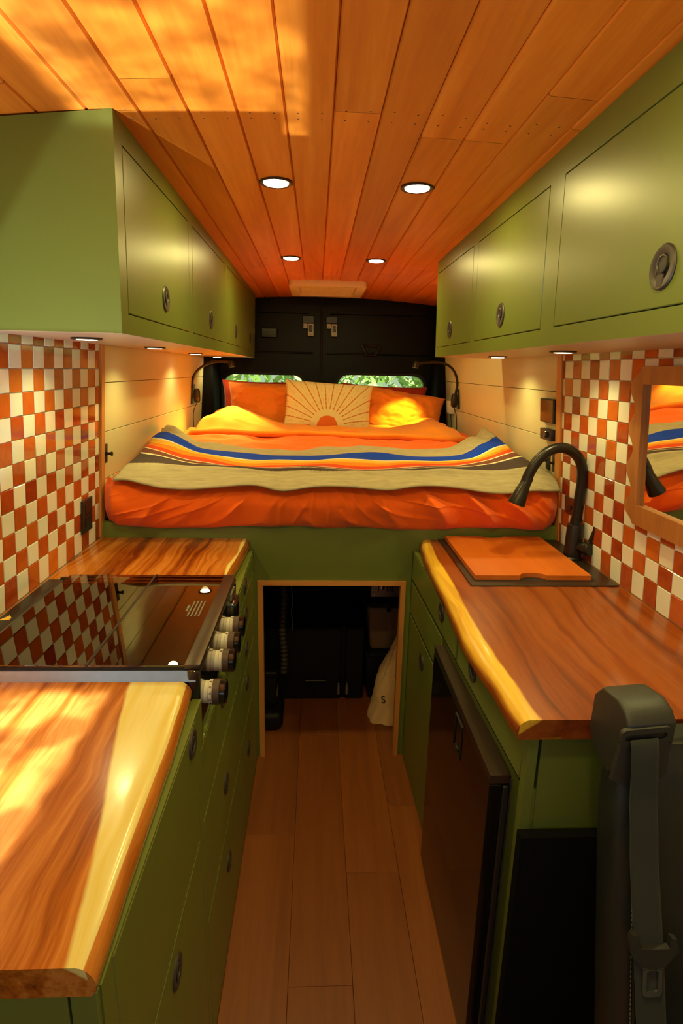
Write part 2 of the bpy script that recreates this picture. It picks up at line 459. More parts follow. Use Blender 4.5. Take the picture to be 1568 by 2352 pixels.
side_wall('wall_right', RWX, 1, 1.99, 3.79)

def wallpt(WX, sgn):
    return lambda y, z, d: (WX(z)-sgn*d, y, z)
LP, RP = wallpt(LWX, -1), wallpt(RWX, 1)
def wall_box(bm, P, y0, y1, z0, z1, d0, d1, bev=0.0, seg=1, mi=0):
    hexa(bm, [P(y0, z0, d0), P(y1, z0, d0), P(y1, z0, d1), P(y0, z0, d1), P(y0, z1, d0), P(y1, z1, d0), P(y1, z1, d1), P(y0, z1, d1)], bev, seg, mi)

def tiles(name, P, y_off, py, parity, y0, label):
    bm = BM(); tn = bm.faces.layers.float.new('tone'); pz = .0567; zt = 1.5435
    wall_box(bm, P, y0, 1.958, .90, 1.566, -.012, .0015, mi=2)
    cols = []; k = 0
    while y_off-py*k > y0-.02: cols.append((k, y_off-py*(k+1), y_off-py*k)); k += 1
    for k in (-2, -1):
        a, b = y_off-py*(k+1), min(1.956, y_off-py*k)
        if b-a > .006: cols.append((k, a, b))
    for r in range(-1, 11):
        z1 = zt-pz*r; z0 = z1-pz
        if r == -1: z1 = 1.566
        if z0 < .925: z0 = .905
        for k, a, b in cols:
            k0 = len(bm.faces); org = (k+r+parity) % 2 == 0
            wall_box(bm, P, a+.0008, b-.0008, z0+.0008, z1-.0008, .0005, .0045+.0005*random.random()+(.002 if r == -1 else 0), .0012, 1, 1 if org else 0)
            t = min(1, max(0, random.gauss(.5, .24))); bm.faces.ensure_lookup_table()
            for f in bm.faces[k0:]: f[tn] = t
    return tag(obj(name, bm, [M['tilew'], M['tileo'], M['grout']]), label, 'tiles')
tiles('tile_backsplash', LP, 1.922, .0589, 1, .46, 'checkerboard of cream and terracotta tiles on the wall behind the stove')
tiles('tile_backsplash', RP, 1.877, .0594, 0, .70, 'checkerboard of cream and terracotta tiles on the wall behind the faucet and mirror')
bm = BM(); wall_box(bm, LP, 1.958, 1.99, .905, 1.568, -.012, .012, .002); tag(obj('trim_1', bm, M['trimwood']), kind='structure')
bm = BM(); wall_box(bm, RP, 1.950, 1.99, .905, 1.568, -.012, .012, .002); tag(obj('trim_2', bm, M['trimwood']), kind='structure')

# rear: black pillars, header and the two back doors with windows
bm = BM()
box(bm, -.86, -.66, 3.758, REAR+.06, 0, 2.0, .01); box(bm, .80, 1.0, 3.79, REAR+.06, 0, 2.0, .01)
box(bm, -.86, 1.0, REAR+.02, REAR+.06, 1.955, 2.06); box(bm, -.86, 1.0, REAR+.03, REAR+.10, 0, 1.05)
tag(obj('wall_rear', bm, M['matteblack']), kind='structure')
bm = BM(); ring_plate(bm, rrect(1.40, .62, .08, 6), [(a*1.40 if True else a, b) for a, b in rrect(1.40, 2.1, .01, 6)], lambda a, b, d: (.066+a, FRONT+d, (1.48 if abs(b) < .32 else 1.02)+b), -.05, 0)
tag(obj('wall_front', bm, M['doorblack']), kind='structure')
def rear_door(i, x0, x1, wx0, wx1, z0w, z1w, sgn):
    root = bpy.data.objects.new('door_%d' % i, None); root.location = ((x0+x1)/2, REAR, .9); link(root); root['kind'] = 'structure'
    cx, cz = (wx0+wx1)/2, (z0w+z1w)/2; inner = rrect(wx1-wx0, z1w-z0w, .075, 8)
    def out(p):
        a = V(p).normalized(); c = []
        tx = ((x1-cx) if a.x > 0 else (x0-cx))/a.x if abs(a.x) > 1e-6 else 9e9
        tz = ((1.975-cz) if a.y > 0 else (.9-cz))/a.y if abs(a.y) > 1e-6 else 9e9
        t = min(tx, tz); return (a.x*t, a.y*t)
    outer = []
    for i_, (a, b) in enumerate(inner):
        q, k = divmod(i_, 9); X_ = (x1-cx) if q in (0, 3) else (x0-cx); Z_ = (1.975-cz) if q < 2 else (.9-cz)
        side = (k < 4) == (q in (0, 2))
        outer.append((X_, Z_) if k == 4 else (X_, b) if side else (a, Z_))
    to3 = lambda a, b, d: (cx+a, REAR+d, cz+b)
    bm = BM(); ring_plate(bm, inner, outer, to3, 0, .045)
    # pressed swage line across the door and the recess above it
    box(bm, x0+.03, x1-.05, REAR-.008, REAR+.002, 1.600, 1.612, .004); box(bm, x0+.05, x1-.08, REAR-.006, REAR+.002, 1.86, 1.866, .003)
    obj('door_panel', bm, M['doorblack'], root)
    bm = BM(); g = .016; ring_plate(bm, inner, [(a*(1+2*g/(wx1-wx0)), b*(1+2*g/(z1w-z0w))) for a, b in inner], to3, -.014, .03); obj('window_seal', bm, M['rubber'], root)
    win = BM(); poly_plate(win, [(a*.999, b*.999) for a, b in inner], to3, .018, .022); w = obj('window_%d' % i, win, M['glass'], at=(cx, REAR+.02, cz)); w['kind'] = 'structure'
    # lock mechanism near the middle seam
    lx = x1-.085 if sgn < 0 else x0+.062
    bm = BM(); box(bm, lx-.04, lx+.04, REAR-.02, REAR+.002, 1.80, 1.85, .004, mi=0)
    box(bm, lx-.035, lx+.0, REAR-.03, REAR, 1.765, 1.80, .003, mi=1); box(bm, lx-.005, lx+.04, REAR-.035, REAR, 1.715, 1.80, .004, mi=1)
    box(bm, lx+.006, lx+.028, REAR-.042, REAR-.03, 1.745, 1.785, .003, mi=0)
    for dx, dz in ((-.02, 1.782), (.028, 1.77), (.02, 1.73)): lathe(bm, [(.007, 0), (.007, .006), (0, .007)], (lx+dx, REAR-.035, dz), (0, -1, 0), 10, mi=1)
    obj('door_lock', bm, [M['black'], M['lockmetal']], root)
    return root
d1 = rear_door(1, -.70, .028, -.637, -.085, 1.10, 1.455, -1); d2 = rear_door(2, .040, .84, .150, .755, 1.10, 1.465, 1)
bm = BM(); box(bm, -.375, -.265, REAR-.018, REAR, 1.70, 1.765, .006); obj('pull_cup', bm, M['blackgloss'], d1)
bm = BM()
for a, b in (((.31, 1.665), (.345, 1.60)), ((.345, 1.60), (.405, 1.60)), ((.405, 1.60), (.44, 1.66)), ((.31, 1.665), (.44, 1.66))):
    tube(bm, [(a[0], REAR-.015, a[1]), (b[0], REAR-.015, b[1])], .008, 8)
obj('pull_handle', bm, M['black'], d2)
bm = BM(); box(bm, .026, .042, REAR-.022, REAR+.02, .9, 1.975, .006); tag(obj('trim_3', bm, M['rubber']), kind='structure')
# ------------------------------------------------------------------ lamps in the ceiling and under the cabinets
def downlight(x, y, label, group, r=.034, z=None, lens='lens', parts=True):
    z = ceil_z(x, y) if z is None else z
    t = thing('recessed_downlight', (x, y, z), label, 'downlight', group)
    bm = BM(); lathe(bm, [(r+.011, .004), (r+.011, -.003), (r+.008, -.005), (r, -.003), (r, .006), (r+.011, .006)], (x, y, z), seg=32); obj('lamp_trim', bm, M['bronze'], t)
    bm = BM(); lathe(bm, [(0, .004), (r*.98, .004), (r*.98, -.004), (r*.9, -.0056), (0, -.0062)], (x, y, z), seg=28); obj('lamp_lens', bm, M[lens], t)
    return t
def spot(name, loc, aim, energy, col, ang, blend=.6, size=.03):
    l = bpy.data.lights.new(name, 'SPOT'); l.energy = energy; l.color = col; l.spot_size = math.radians(ang); l.spot_blend = blend; l.shadow_soft_size = size
    o = bpy.data.objects.new(name, l); COL.objects.link(o); o.location = loc
    o.rotation_euler = (V(aim)-V(loc)).to_track_quat('-Z', 'Y').to_euler(); return o
WARM = (1, .82, .27); DLP = 3.0
def disc(name, loc, energy, col, size=.064):
    l = bpy.data.lights.new(name, 'AREA'); l.shape = 'DISK'; l.size = size; l.energy = energy; l.color = col
    o = bpy.data.objects.new(name, l); COL.objects.link(o); o.location = loc; return o
DL = [(-.112, 1.69, 'nearer left of the four ceiling downlights, above the stove side'), (.268, 1.69, 'nearer right of the four ceiling downlights, above the faucet side'),
      (-.116, 2.71, 'farther left of the four ceiling downlights, over the foot of the bed'), (.262, 2.71, 'farther right of the four ceiling downlights, over the foot of the bed')]
for x, y, lb in DL:
    downlight(x, y, lb, 'ceiling downlights'); disc('downlight_glow', (x, y, ceil_z(x, y)-.0075), DLP, WARM)
for x, sd in ((-.112, 'left'), (.268, 'right')): downlight(x, .62, sd+' ceiling downlight nearest the front, above the near worktop ends', 'ceiling downlights'); disc('downlight_glow', (x, .62, ceil_z(x, .62)-.0075), DLP, WARM)
UC = [(-.567, 1.489, 'puck light under the left cabinet, over the tiled wall', 1), (-.570, 2.11, 'puck light under the left cabinet, nearer one over the cream planks', 1), (-.595, 2.93, 'puck light under the left cabinet, above the gooseneck lamp', 1), (-.620, 3.70, 'farthest puck light under the left cabinet', .5),
      (.695, 1.633, 'puck light under the right cabinet, above the control screen', 1), (.711, 2.277, 'farther puck light under the right cabinet, over the bed', 1)]
for x, y, lb, k in UC:
    downlight(x, y, lb, 'puck lights under the wall cabinets', .026, 1.5635, 'lens2'); spot('puck_beam', (x, y, 1.556), (x, y, 0), 7.5*k, (1, .88, .33), 140, .8, .02)
spot('puck_beam', (.70, .98, 1.556), (.70, .98, 0), 7.5, (1, .88, .33), 140, .9, .02)

# roof vent over the bed
t = thing('roof_vent', (.06, 3.57, 1.965), 'pale framed roof vent in the cedar ceiling above the pillows', 'roof vent')
zc = ceil_z(.06, 3.57)
bm = BM(); ro = rrect(.43, .50, .03); ri = rrect(.33, .40, .02)
ring_plate(bm, ri, ro, lambda a, b, d: (.06+a, 3.57+b, zc+d), -.028, .012); obj('vent_frame', bm, M['creamvent'], t)
bm = BM(); box(bm, -.11, .23, 3.37, 3.77, zc-.012, zc-.004, .003)
for k in range(9): box(bm, -.10, .22, 3.39+.042*k, 3.394+.042*k, zc-.016, zc-.010)
obj('vent_cover', bm, M['creamvent'], t)

# ------------------------------------------------------------------ cabinets
def latch_bm(P, y, z, r=.028, big=False):
    """round push latch on a face; P(y, z, depth) -> point, depth outward"""
    bm = BM(); c = V(P(y, z, 0)); ax = (V(P(y, z, 1))-c)
    lathe(bm, [(r, -.001), (r, .002), (r*.93, .0042), (r*.62, .0036), (r*.55, .002)], c, ax, 28)
    lathe(bm, [(r*.56, .0021), (r*.52, .0005), (0, .0005)], c, ax, 28, 1)
    c2 = V(P(y, z+r*.12, .0)); lathe(bm, [(r*.42, .001), (r*.42, .0042), (r*.36, .0048), (r*.32, .0030)], c2, ax, 20, 0); lathe(bm, [(r*.33, .0031), (0, .0031)], c2, ax, 20, 1)
    if big:
        wall_box(bm, P, y-r*.26, y+r*.26, z-r*.88, z-r*.30, .002, .0052, .001)
    return bm
def cabinet_face(bm, P, y0, y1, z0, z1, holes, th=.018, mi=0):
    """face frame between openings: cut the face on the holes' edges and keep the solid cells"""
    ys = sorted({y0, y1, *[h[0] for h in holes], *[h[1] for h in holes]}); zs = sorted({z0, z1, *[h[2] for h in holes], *[h[3] for h in holes]})
    for a, b in zip(ys, ys[1:]):
        for c, d in zip(zs, zs[1:]):
            my, mz = (a+b)/2, (c+d)/2
            if any(h[0] < my < h[1] and h[2] < mz < h[3] for h in holes): continue
            wall_box(bm, P, a, b, c, d, -th, 0, mi=mi)
def front(name, P, h, parent, latch=None, r=.028, big=False, gap=.0022):
    bm = BM(); wall_box(bm, P, h[0]+gap, h[1]-gap, h[2]+gap, h[3]-gap, -.017, .0004, .0015); o = obj(name, bm, M['green'], parent)
    if latch: obj('latch', latch_bm(P, latch[0], latch[1], r, big), [M['latch'], M['latchin']], o)
    return o

# wall cabinets
def LFX(z): return -.403+.027*(z-1.564)
def RFX(z): return .536-.027*(z-1.564)
LFP = lambda y, z, d: (LFX(z)+d, y, z)
RFP = lambda y, z, d: (RFX(z)-d, y, z)
t = thing('wall_cabinet', (-.55, 2.55, 1.564), 'green wall cabinet along the left side, its end panel facing the camera', 'cabinet')
holes = [(1.296, 1.906, 1.605, 1.928), (1.953, 2.610, 1.605, 1.928), (2.668, 3.22, 1.605, 1.928), (3.28, 3.80, 1.605, 1.928)]
bm = BM(); cabinet_face(bm, LFP, 1.25, 3.86, 1.564, 1.9735, holes)
prism(bm, [(LFX(1.564)-.0178, 1.5645), (LFX(1.97)-.0178, 1.9715), (LWX(1.93)+.004, 1.945), (LWX(1.5645)+.006, 1.5645)], 1.2505, 3.855)
wall_box(bm, LFP, 1.30, 3.80, 1.60, 1.93, -.0176, -.0172, mi=1)
prism(bm, [(LFX(1.564)-.001, 1.5638), (LFX(1.564)-.001, 1.5645), (LWX(1.564)+.008, 1.5645), (LWX(1.564)+.008, 1.5638)], 1.251, 3.855, 2)
obj('cabinet_body', bm, [M['green'], M['shadow'], M['under']], t)
for h, ly in zip(holes, (1.611, 2.276, 2.958, 3.58)): front('door', LFP, h, t, (ly, 1.672), .033, True)
t = thing('wall_cabinet', (.70, 1.7, 1.564), 'green wall cabinet along the right side, above the mirror and faucet', 'cabinet')
holes = [(.52, 1.325, 1.603, 1.915), (1.402, 1.990, 1.603, 1.915), (2.043, 2.605, 1.603, 1.915)]
bm = BM(); cabinet_face(bm, RFP, .48, 2.632, 1.564, 1.9735, holes)
prism(bm, [(RFX(1.564)+.0178, 1.5645), (RFX(1.97)+.0178, 1.9705), (RWX(1.93)-.004, 1.935), (RWX(1.5645)-.006, 1.5645)], .4805, 2.631)
wall_box(bm, RFP, .52, 2.60, 1.60, 1.92, -.0176, -.0172, mi=1)
prism(bm, [(RFX(1.564)+.001, 1.5638), (RFX(1.564)+.001, 1.5645), (RWX(1.564)-.008, 1.5645), (RWX(1.564)-.008, 1.5638)], .481, 2.631, 2)
obj('cabinet_body', bm, [M['green'], M['shadow'], M['under']], t)
for h, ly in zip(holes, (.917, 1.712, 2.358)): front('door', RFP, h, t, (ly, 1.664), .034, True)

# base cabinet, left
LBP = lambda y, z, d: (-.220+d, y, z)
t = thing('base_cabinet', (-.49, 1.2, 0), 'long green base cabinet with drawers along the left side, carrying the stove', 'cabinet')
holes = [(.500, .945, .602, .862, .910, .832), (.500, .945, .035, .595, .730, .535),
         (.975, 1.505, .610, .766, 1.236, .724), (.975, 1.505, .352, .603, 1.242, .473), (.975, 1.505, .035, .345, 1.247, .226)]
zz = [.86, .792, .671, .549, .365, .035]
for (a, b), lz in zip(zip(zz, zz[1:]), (.853-.025, .731, .610, .487, .237)): holes.append((1.54, 1.95, b+.003, a-.003, 1.697, lz))
bm = BM(); cabinet_face(bm, LBP, .468, 1.964, 0, .8655, [h[:4] for h in holes]+[(1.003, 1.513, .7705, .8655)])
box(bm, -.755, -.238, .4685, .996, 0, .8655); box(bm, -.755, -.238, 1.0, 1.512, 0, .78); box(bm, -.755, -.238, 1.516, 1.964, 0, .8655)
box(bm, -.2385, -.2382, .49, 1.955, .03, .862, mi=1)
box(bm, -.250, -.222, .460, .4683, 0, .8655, .001); box(bm, -.752, -.254, .462, .4683, 0, .8655, .001)
obj('cabinet_body', bm, [M['green'], M['shadow']], t)
for i, h in enumerate(holes): front('door' if i == 1 else 'drawer_front', LBP, h[:4], t, (h[4], h[5]), .0265)

# base cabinet, right
RBP = lambda y, z, d: (.360+.0275*(1.96-y)-d, y, z)
t = thing('base_cabinet', (.62, 1.4, 0), 'green base cabinet along the right side with the black fridge below its drawers', 'cabinet')
hr = [(.895, 1.340, .757, .860, 1.205, .810), (1.350, 1.955, .757, .860, 1.516, .820), (1.490, 1.955, .625, .750, 9, 9), (1.490, 1.955, .035, .620, 1.726, .545)]
bm = BM(); cabinet_face(bm, RBP, .874, 1.964, .752, .8645, [h[:4] for h in hr]); cabinet_face(bm, RBP, 1.474, 1.964, 0, .752, [h[:4] for h in hr])
box(bm, .410, .90, .897, 1.964, .752, .8645); box(bm, .392, .90, 1.480, 1.964, 0, .752)
wall_box(bm, RBP, .89, 1.955, .756, .862, -.0178, -.0174, mi=1); wall_box(bm, RBP, 1.485, 1.955, .03, .752, -.0178, -.0174, mi=1)
wall_box(bm, RBP, .8765, .8965, 0, .7515, -.0245, -.001); box(bm, .4155, .90, .878, .8965, 0, .8645, .001)
obj('cabinet_body', bm, [M['green'], M['shadow']], t)
for i, h in enumerate(hr): front('door' if i == 3 else 'drawer_front', RBP, h[:4], t, (h[4], h[5]) if h[4] < 9 else None, .029)

# ------------------------------------------------------------------ live-edge worktops
def slab_seg(bm, y0, y1, xf, xb, sgn, sapw, zt, th, ny, edge_sap=True, bev=.020):
    """sgn +1: the live edge faces +x; xf(y) front outline, sapw(y) sapwood width"""
    lay = bm.verts.layers.float.get('sap') or bm.verts.layers.float.new('sap')
    rows = []
    for j in range(ny+1):
        y = y0+(y1-y0)*j/ny; f = xf(y); s_ = sapw(y); row = []
        b = bev*(1+.12*nz(y*5, 3.3)); W = abs(f-xb)
        top = [(xb, zt)]+[(f-sgn*(b+(W-b)*(1-q)), zt) for q in (.2, .4, .55, .68, .78, .86, .92, .96, 1.0)]
        edge = [(f-sgn*b*.72, zt-.0015), (f-sgn*b*.40, zt-.006), (f-sgn*b*.14, zt-.013), (f, zt-.021), (f-sgn*.001, zt-th+.006), (f-sgn*.006, zt-th), (xb, zt-th)]
        for k, (x, z) in enumerate(top+edge):
            v = bm.verts.new((x, y, z)); v[lay] = s_-sgn*(f-x) if k < len(top)+1 else (max(-.004, s_*.25-.006*(k-len(top))) if edge_sap else -.02)
            row.append(v)
        rows.append(row)
    n = len(rows[0])
    for A, B in zip(rows, rows[1:]):
        for k in range(n): bm.faces.new((A[k], A[(k+1) % n], B[(k+1) % n], B[k]))
    bm.faces.new(rows[0]); bm.faces.new(rows[-1][::-1])
LF_ = [(.45, -.2135), (.514, -.2150), (.6, -.217), (.72, -.219), (.85, -.222), (.95, -.227), (1.0, -.230)]
LF2 = [(1.515, -.233), (1.60, -.240), (1.67, -.239), (1.75, -.232), (1.84, -.228), (1.97, -.224)]
bm = BM()
slab_seg(bm, .456, 1.0, lambda y: 1.03*lerp_tab(LF_, y)+.0012*nz(y*14, .3), -.758, 1, lambda y: .030+.085*sm(.42, 1.02, y), .905, .038, 40, False)
slab_seg(bm, 1.515, 1.964, lambda y: 1.03*lerp_tab(LF2, y)+.002*nz(y*22, .9), -.758, 1, lambda y: .022+.012*nz(y*8, 5), .905, .038, 34, False)
lay = bm.verts.layers.float.get('sap'); v0 = len(bm.verts); box(bm, -.758, -.738, .99, 1.52, .867, .905); bm.verts.ensure_lookup_table()
for v in bm.verts[v0:]: v[lay] = -.5
tag(obj('worktop', bm, M['slabL'], at=(-.49, 1.2, .867)), 'honey brown live-edge wooden worktop around the stove, sunlit at its near end', 'worktop')
RF_ = [(.86, .352), (.90, .348), (1.0, .347), (1.10, .338), (1.2, .335), (1.32, .341), (1.45, .347), (1.6, .349), (1.75, .352), (1.88, .362), (1.97, .372)]
bm = BM(); slab_seg(bm, .868, 1.964, lambda y: 1.032*lerp_tab(RF_, y)+.001*nz(y*15, .7), .893, -1, lambda y: .044+.008*nz(y*4, 2)-.008*sm(1.5, 1.9, y), .905, .040, 70, bev=.022)
tag(obj('worktop', bm, M['slabR'], at=(.62, 1.4, .865)), 'red brown live-edge wooden worktop with golden edge, holding sink and faucet', 'worktop')

# ------------------------------------------------------------------ stove
t = thing('gas_stove', (-.48, 1.26, .78), 'gas stove with folded smoked glass lid and grey knobs, set in the left worktop', 'stove')
bm = BM(); box(bm, -.737, -.232, 1.004, 1.512, .79, .895, .003); box(bm, -.735, -.236, 1.0142, 1.020, .895, .930); obj('stove_body', bm, M['blackm'], t)
bm = BM(); hexa(bm, [(-.737, 1.0005, .904), (-.229, 1.0005, .904), (-.229, 1.014, .904), (-.737, 1.014, .904), (-.737, 1.009, .9235), (-.229, 1.009, .9235), (-.229, 1.014, .9235), (-.737, 1.014, .9235)]); obj('steel_edge', bm, M['steel'], t)
bm = BM(); box(bm, -.737, -.229, 1.5125, 1.5145, .903, .9185, .0005); obj('steel_edge', bm, M['steel'], t)
bm = BM()
ring_plate(bm, [(-.235, -.232), (.235, -.232), (.235, .232), (-.235, .232)], [(-.2535, -.2435), (.2535, -.2435), (.2535, .2435), (-.2535, .2435)], lambda a, b, d: (-.480+a, 1.2585+b, d), .895, .915)
obj('steel_surround', bm, M['steel'], t)
bm = BM(); box(bm, -.71, -.25, 1.025, 1.49, .896, .898)
for cx, cy, r in ((-.36, 1.14, .045), (-.36, 1.38, .035), (-.58, 1.26, .05)):
    lathe(bm, [(r, 0), (r, .012), (r*.8, .016), (0, .017)], (cx, cy, .898), seg=20)
obj('burner', bm, M['black'], t)
def grate(x0, x1, y0, y1):
    bm = BM(); z0, z1 = .914, .921
    for x in (x0, x1-.014): box(bm, x, x+.014, y0, y1, z0, z1, .002)
    for k in range(4): yy = y0+(y1-y0-.014)*k/3; box(bm, x0, x1, yy, yy+.014, z0, z1, .002)
    xm = (x0+x1)/2; box(bm, xm-.006, xm+.006, y0, y1, z0, z1, .002)
    return bm
for a in ((-.40, -.262, 1.05, 1.25), (-.40, -.262, 1.27, 1.475), (-.66, -.47, 1.05, 1.475)): obj('grate', grate(*a), M['grate'], t)
bm = BM(); box(bm, -.672, -.441, 1.010, 1.508, .931, .936, .001); lid = obj('glass_lid', bm, M['smoked'], t)
bm = BM(); box(bm, -.437, -.250, 1.010, 1.508, .931, .936, .001); lid2 = obj('glass_lid', bm, M['smoked'], t)
bm = BM(); box(bm, -.4415, -.4365, 1.010, 1.512, .930, .9366, .001); obj('lid_hinge', bm, M['black'], t)
bm = BM(); box(bm, -.252, -.220, 1.008, 1.510, .927, .9375, .003, 2); obj('lid_rail', bm, M['bronze'], t)
bm = BM(); box(bm, -.736, -.690, 1.006, 1.510, .905, .922, .004); box(bm, -.692, -.672, 1.006, 1.47, .915, .936, .004); tube(bm, [(-.69, 1.488, .928), (-.66, 1.488, .928)], .008, 10); box(bm, -.66, -.60, 1.475, 1.503, .918, .930, .003)
obj('back_rail', bm, M['blackm'], t)
bm = BM(); poly_plate(bm, [(0, 0), (.03, .004), (.012, .028)], lambda a, b, d: (-.727+a, 1.24+b, .922+d), 0, .0006); obj('warning_sticker', bm, M['yellow'], t)
# printed safety lines on the glass: rows of tiny grey bars of lettering
bm = BM()
rnd = random.Random(3)
for k in range(5):
    yy = 1.235+(.03 if k == 0 else 0); y1 = 1.325 if k else 1.30; xx = -.303+.0085*k; hh = .0026 if k == 0 else .0017
    while yy < y1:
        L = rnd.uniform(.003, .009); box(bm, xx-hh, xx+hh, yy, min(y1, yy+L), .9361, .9363); yy += L+.0016
obj('safety_print', bm, M['stitch'], lid2)
bm = BM(); hexa(bm, [(-.245, 1.002, .775), (-.226, 1.002, .775), (-.226, 1.512, .775), (-.245, 1.512, .775), (-.245, 1.002, .928), (-.219, 1.002, .926), (-.219, 1.512, .926), (-.245, 1.512, .928)], .003); box(bm, -.230, -.222, 1.004, 1.02, .745, .80, .002)
obj('front_fascia', bm, M['blackgloss'], t)
for i, (ky, kz) in enumerate(((1.058, .848), (1.184, .850), (1.270, .851), (1.357, .852))):
    bm = BM(); r = .0255
    lathe(bm, [(r*.9, 0), (r*.9, .012), (r, .013), (r, .019), (r*1.02, .020)], (-.226, ky, kz), (1, 0, 0), 28, 0)
    lathe(bm, [(r*1.02, .020), (r*1.02, .034), (r*.98, .0345)], (-.226, ky, kz), (1, 0, 0), 28, 1)
    lathe(bm, [(r*.98, .0345), (r*1.03, .036), (r*1.03, .0445), (r*.9, .047), (0, .047)], (-.226, ky, kz), (1, 0, 0), 28, 2)
    k = obj('knob', bm, [M['dial'], M['knobgrey'], M['blackgloss']], t)
    bm = BM()
    for q in range(5 if i == 0 else 1):
        a = math.radians(80-29*q); rr = r*1.012
        pt = lambda da, dx: V((-.226+.0165+dx, ky-rr*math.cos(a+da), kz+rr*math.sin(a+da)))
        if q % 2 == 0: w3 = (pt(.07, .0026), pt(0, -.0026), pt(-.07, .0026))
        else: w3 = (pt(-.09, -.0026), pt(.10, 0), pt(-.09, .0026))
        tube(bm, w3, .0006, 5)
    obj('dial_marks', bm, M['ink'], k)
    bm = BM(); lathe(bm, [(r*.87, 0), (r*.87, .0128)], (-.2255, ky, kz), (1, 0, 0), 28); obj('knob_base', bm, M['plastwhite'], k)
bm = BM(); box(bm, -.236, -.205, 1.405, 1.475, .835, .895, .010, 3); obj('ignition_block', bm, M['blackgloss'], t)
bm = BM(); box(bm, -.225, -.2165, 1.41, 1.47, .900, .918, .001); obj('maker_plate', bm, M['steel'], t)

# ------------------------------------------------------------------ fridge
t = thing('fridge', (.62, 1.2, 0), 'black glossy under-counter fridge in the right base cabinet', 'fridge')
bm = BM(); box(bm, .402, .86, .902, 1.505, .01, .742, .003); obj('fridge_body', bm, M['black'], t)
bm = BM(); box(bm, .346, .372, .930, 1.468, .012, .718, .002); dr = obj('door', bm, M['fridgegloss'], t)
bm = BM(); box(bm, .346, .386, .930, 1.468, .7205, .742, .002); obj('door_cap', bm, M['bronze'], dr)
bm = BM(); box(bm, .3725, .3855, .926, 1.468, .012, .718, .003); obj('door_edge', bm, M['black'], dr)
bm = BM(); box(bm, .386, .3995, .926, 1.468, .015, .735, .002); obj('door_gasket', bm, M['rubber'], dr)
bm = BM(); ring_plate(bm, [(-.028, -.040), (.028, -.040), (.028, .040), (-.028, .040)], [(-.031, -.044), (.031, -.044), (.031, .044), (-.031, .044)], lambda a, b, d: (.346-d, 1.165+a, .66+b), 0, .0025)
box(bm, .3425, .3462, 1.152, 1.178, .626, .632, .001); obj('handle', bm, M['blackm'], dr)

# ------------------------------------------------------------------ sink, board, faucet
t = thing('sink', (.667, 1.735, .905), 'dark bronze sink rim set in the right worktop', 'sink')
bm = BM(); box(bm, .449, .885, 1.506, 1.962, .9045, .9095, .0015)
obj('sink_rim', bm, M['bronze'], t)
bm = BM(); box(bm, .466, .832, 1.536, 1.960, .9093, .9099); obj('basin_shade', bm, M['latchin'], t)  # flat near-black sheet, painted in for the basin's shade below the board
bm = BM(); pts = [(.472, 1.547)]
pts += [(.645+.040*math.cos(a), 1.547+.022*math.sin(a)) for a in [PI-PI*k/12 for k in range(13)]]
pts += [(.820, 1.547), (.820, 1.954)]+[(.645+.040*math.cos(a), 1.954-.022*math.sin(a)) for a in [PI*k/12 for k in range(13)]]+[(.472, 1.954)]
poly_plate(bm, pts, lambda a, b, d: (a, b, d), .910, .924)
tag(obj('cutting_board', bm, M['board'], at=(.65, 1.75, .91)), 'orange wooden cutting board with finger notches covering the sink', 'cutting board')
t = thing('faucet', (.852, 1.751, .9095), 'dark bronze gooseneck faucet with pull-down spray head beside the cutting board', 'faucet')
fx, fy, fz = .852, 1.751, .9095
bm = BM(); lathe(bm, [(0, 0), (.033, 0), (.033, .004), (.030, .008), (.0275, .010), (.0265, .112), (.0255, .116), (.0195, .118), (.0190, .135), (0, .135)], (fx, fy, fz), seg=28); obj('faucet_base', bm, M['faucet'], t)
cv = catmull([(fx, fy, 1.02), (fx+.001, fy, 1.10), (fx+.002, fy, 1.165), (fx-.004, fy, 1.215), (fx-.028, fy-.002, 1.254), (fx-.072, fy-.004, 1.276), (fx-.118, fy-.006, 1.266), (fx-.152, fy-.008, 1.236), (fx-.175, fy-.010, 1.195), (fx-.190, fy-.012, 1.150)], 8)
bm = BM(); tube(bm, cv, .0165, 16); obj('spout', bm, M['faucet'], t)
e = cv[-1]; ax = V((-.020, -.004, -.052)).normalized()
bm = BM(); lathe(bm, [(.0168, -.03), (.0175, -.028), (.0175, .000), (.0185, .002), (.024, .040), (.0275, .058), (.0275, .064), (.022, .066), (.019, .064), (0, .064)], e+ax*-.006, ax, 24)
obj('spray_head', bm, M['faucet'], t)
bm = BM(); hb = V((fx+.010, fy-.018, .955)); hd_ = V((.42, -.9, .12)).normalized()
lathe(bm, [(.015, -.004), (.0165, .012), (.017, .022), (.0235, .026), (.0235, .044), (.021, .047), (0, .048)], hb, hd_, 24)
b2 = hb+hd_*.034
tube(bm, [b2+V((.001, 0, .012)), b2+V((.009, -.012, .060)), b2+V((.011, -.015, .074))], lambda q: .0058+.0010*q, 12)
obj('lever', bm, M['faucet'], t)

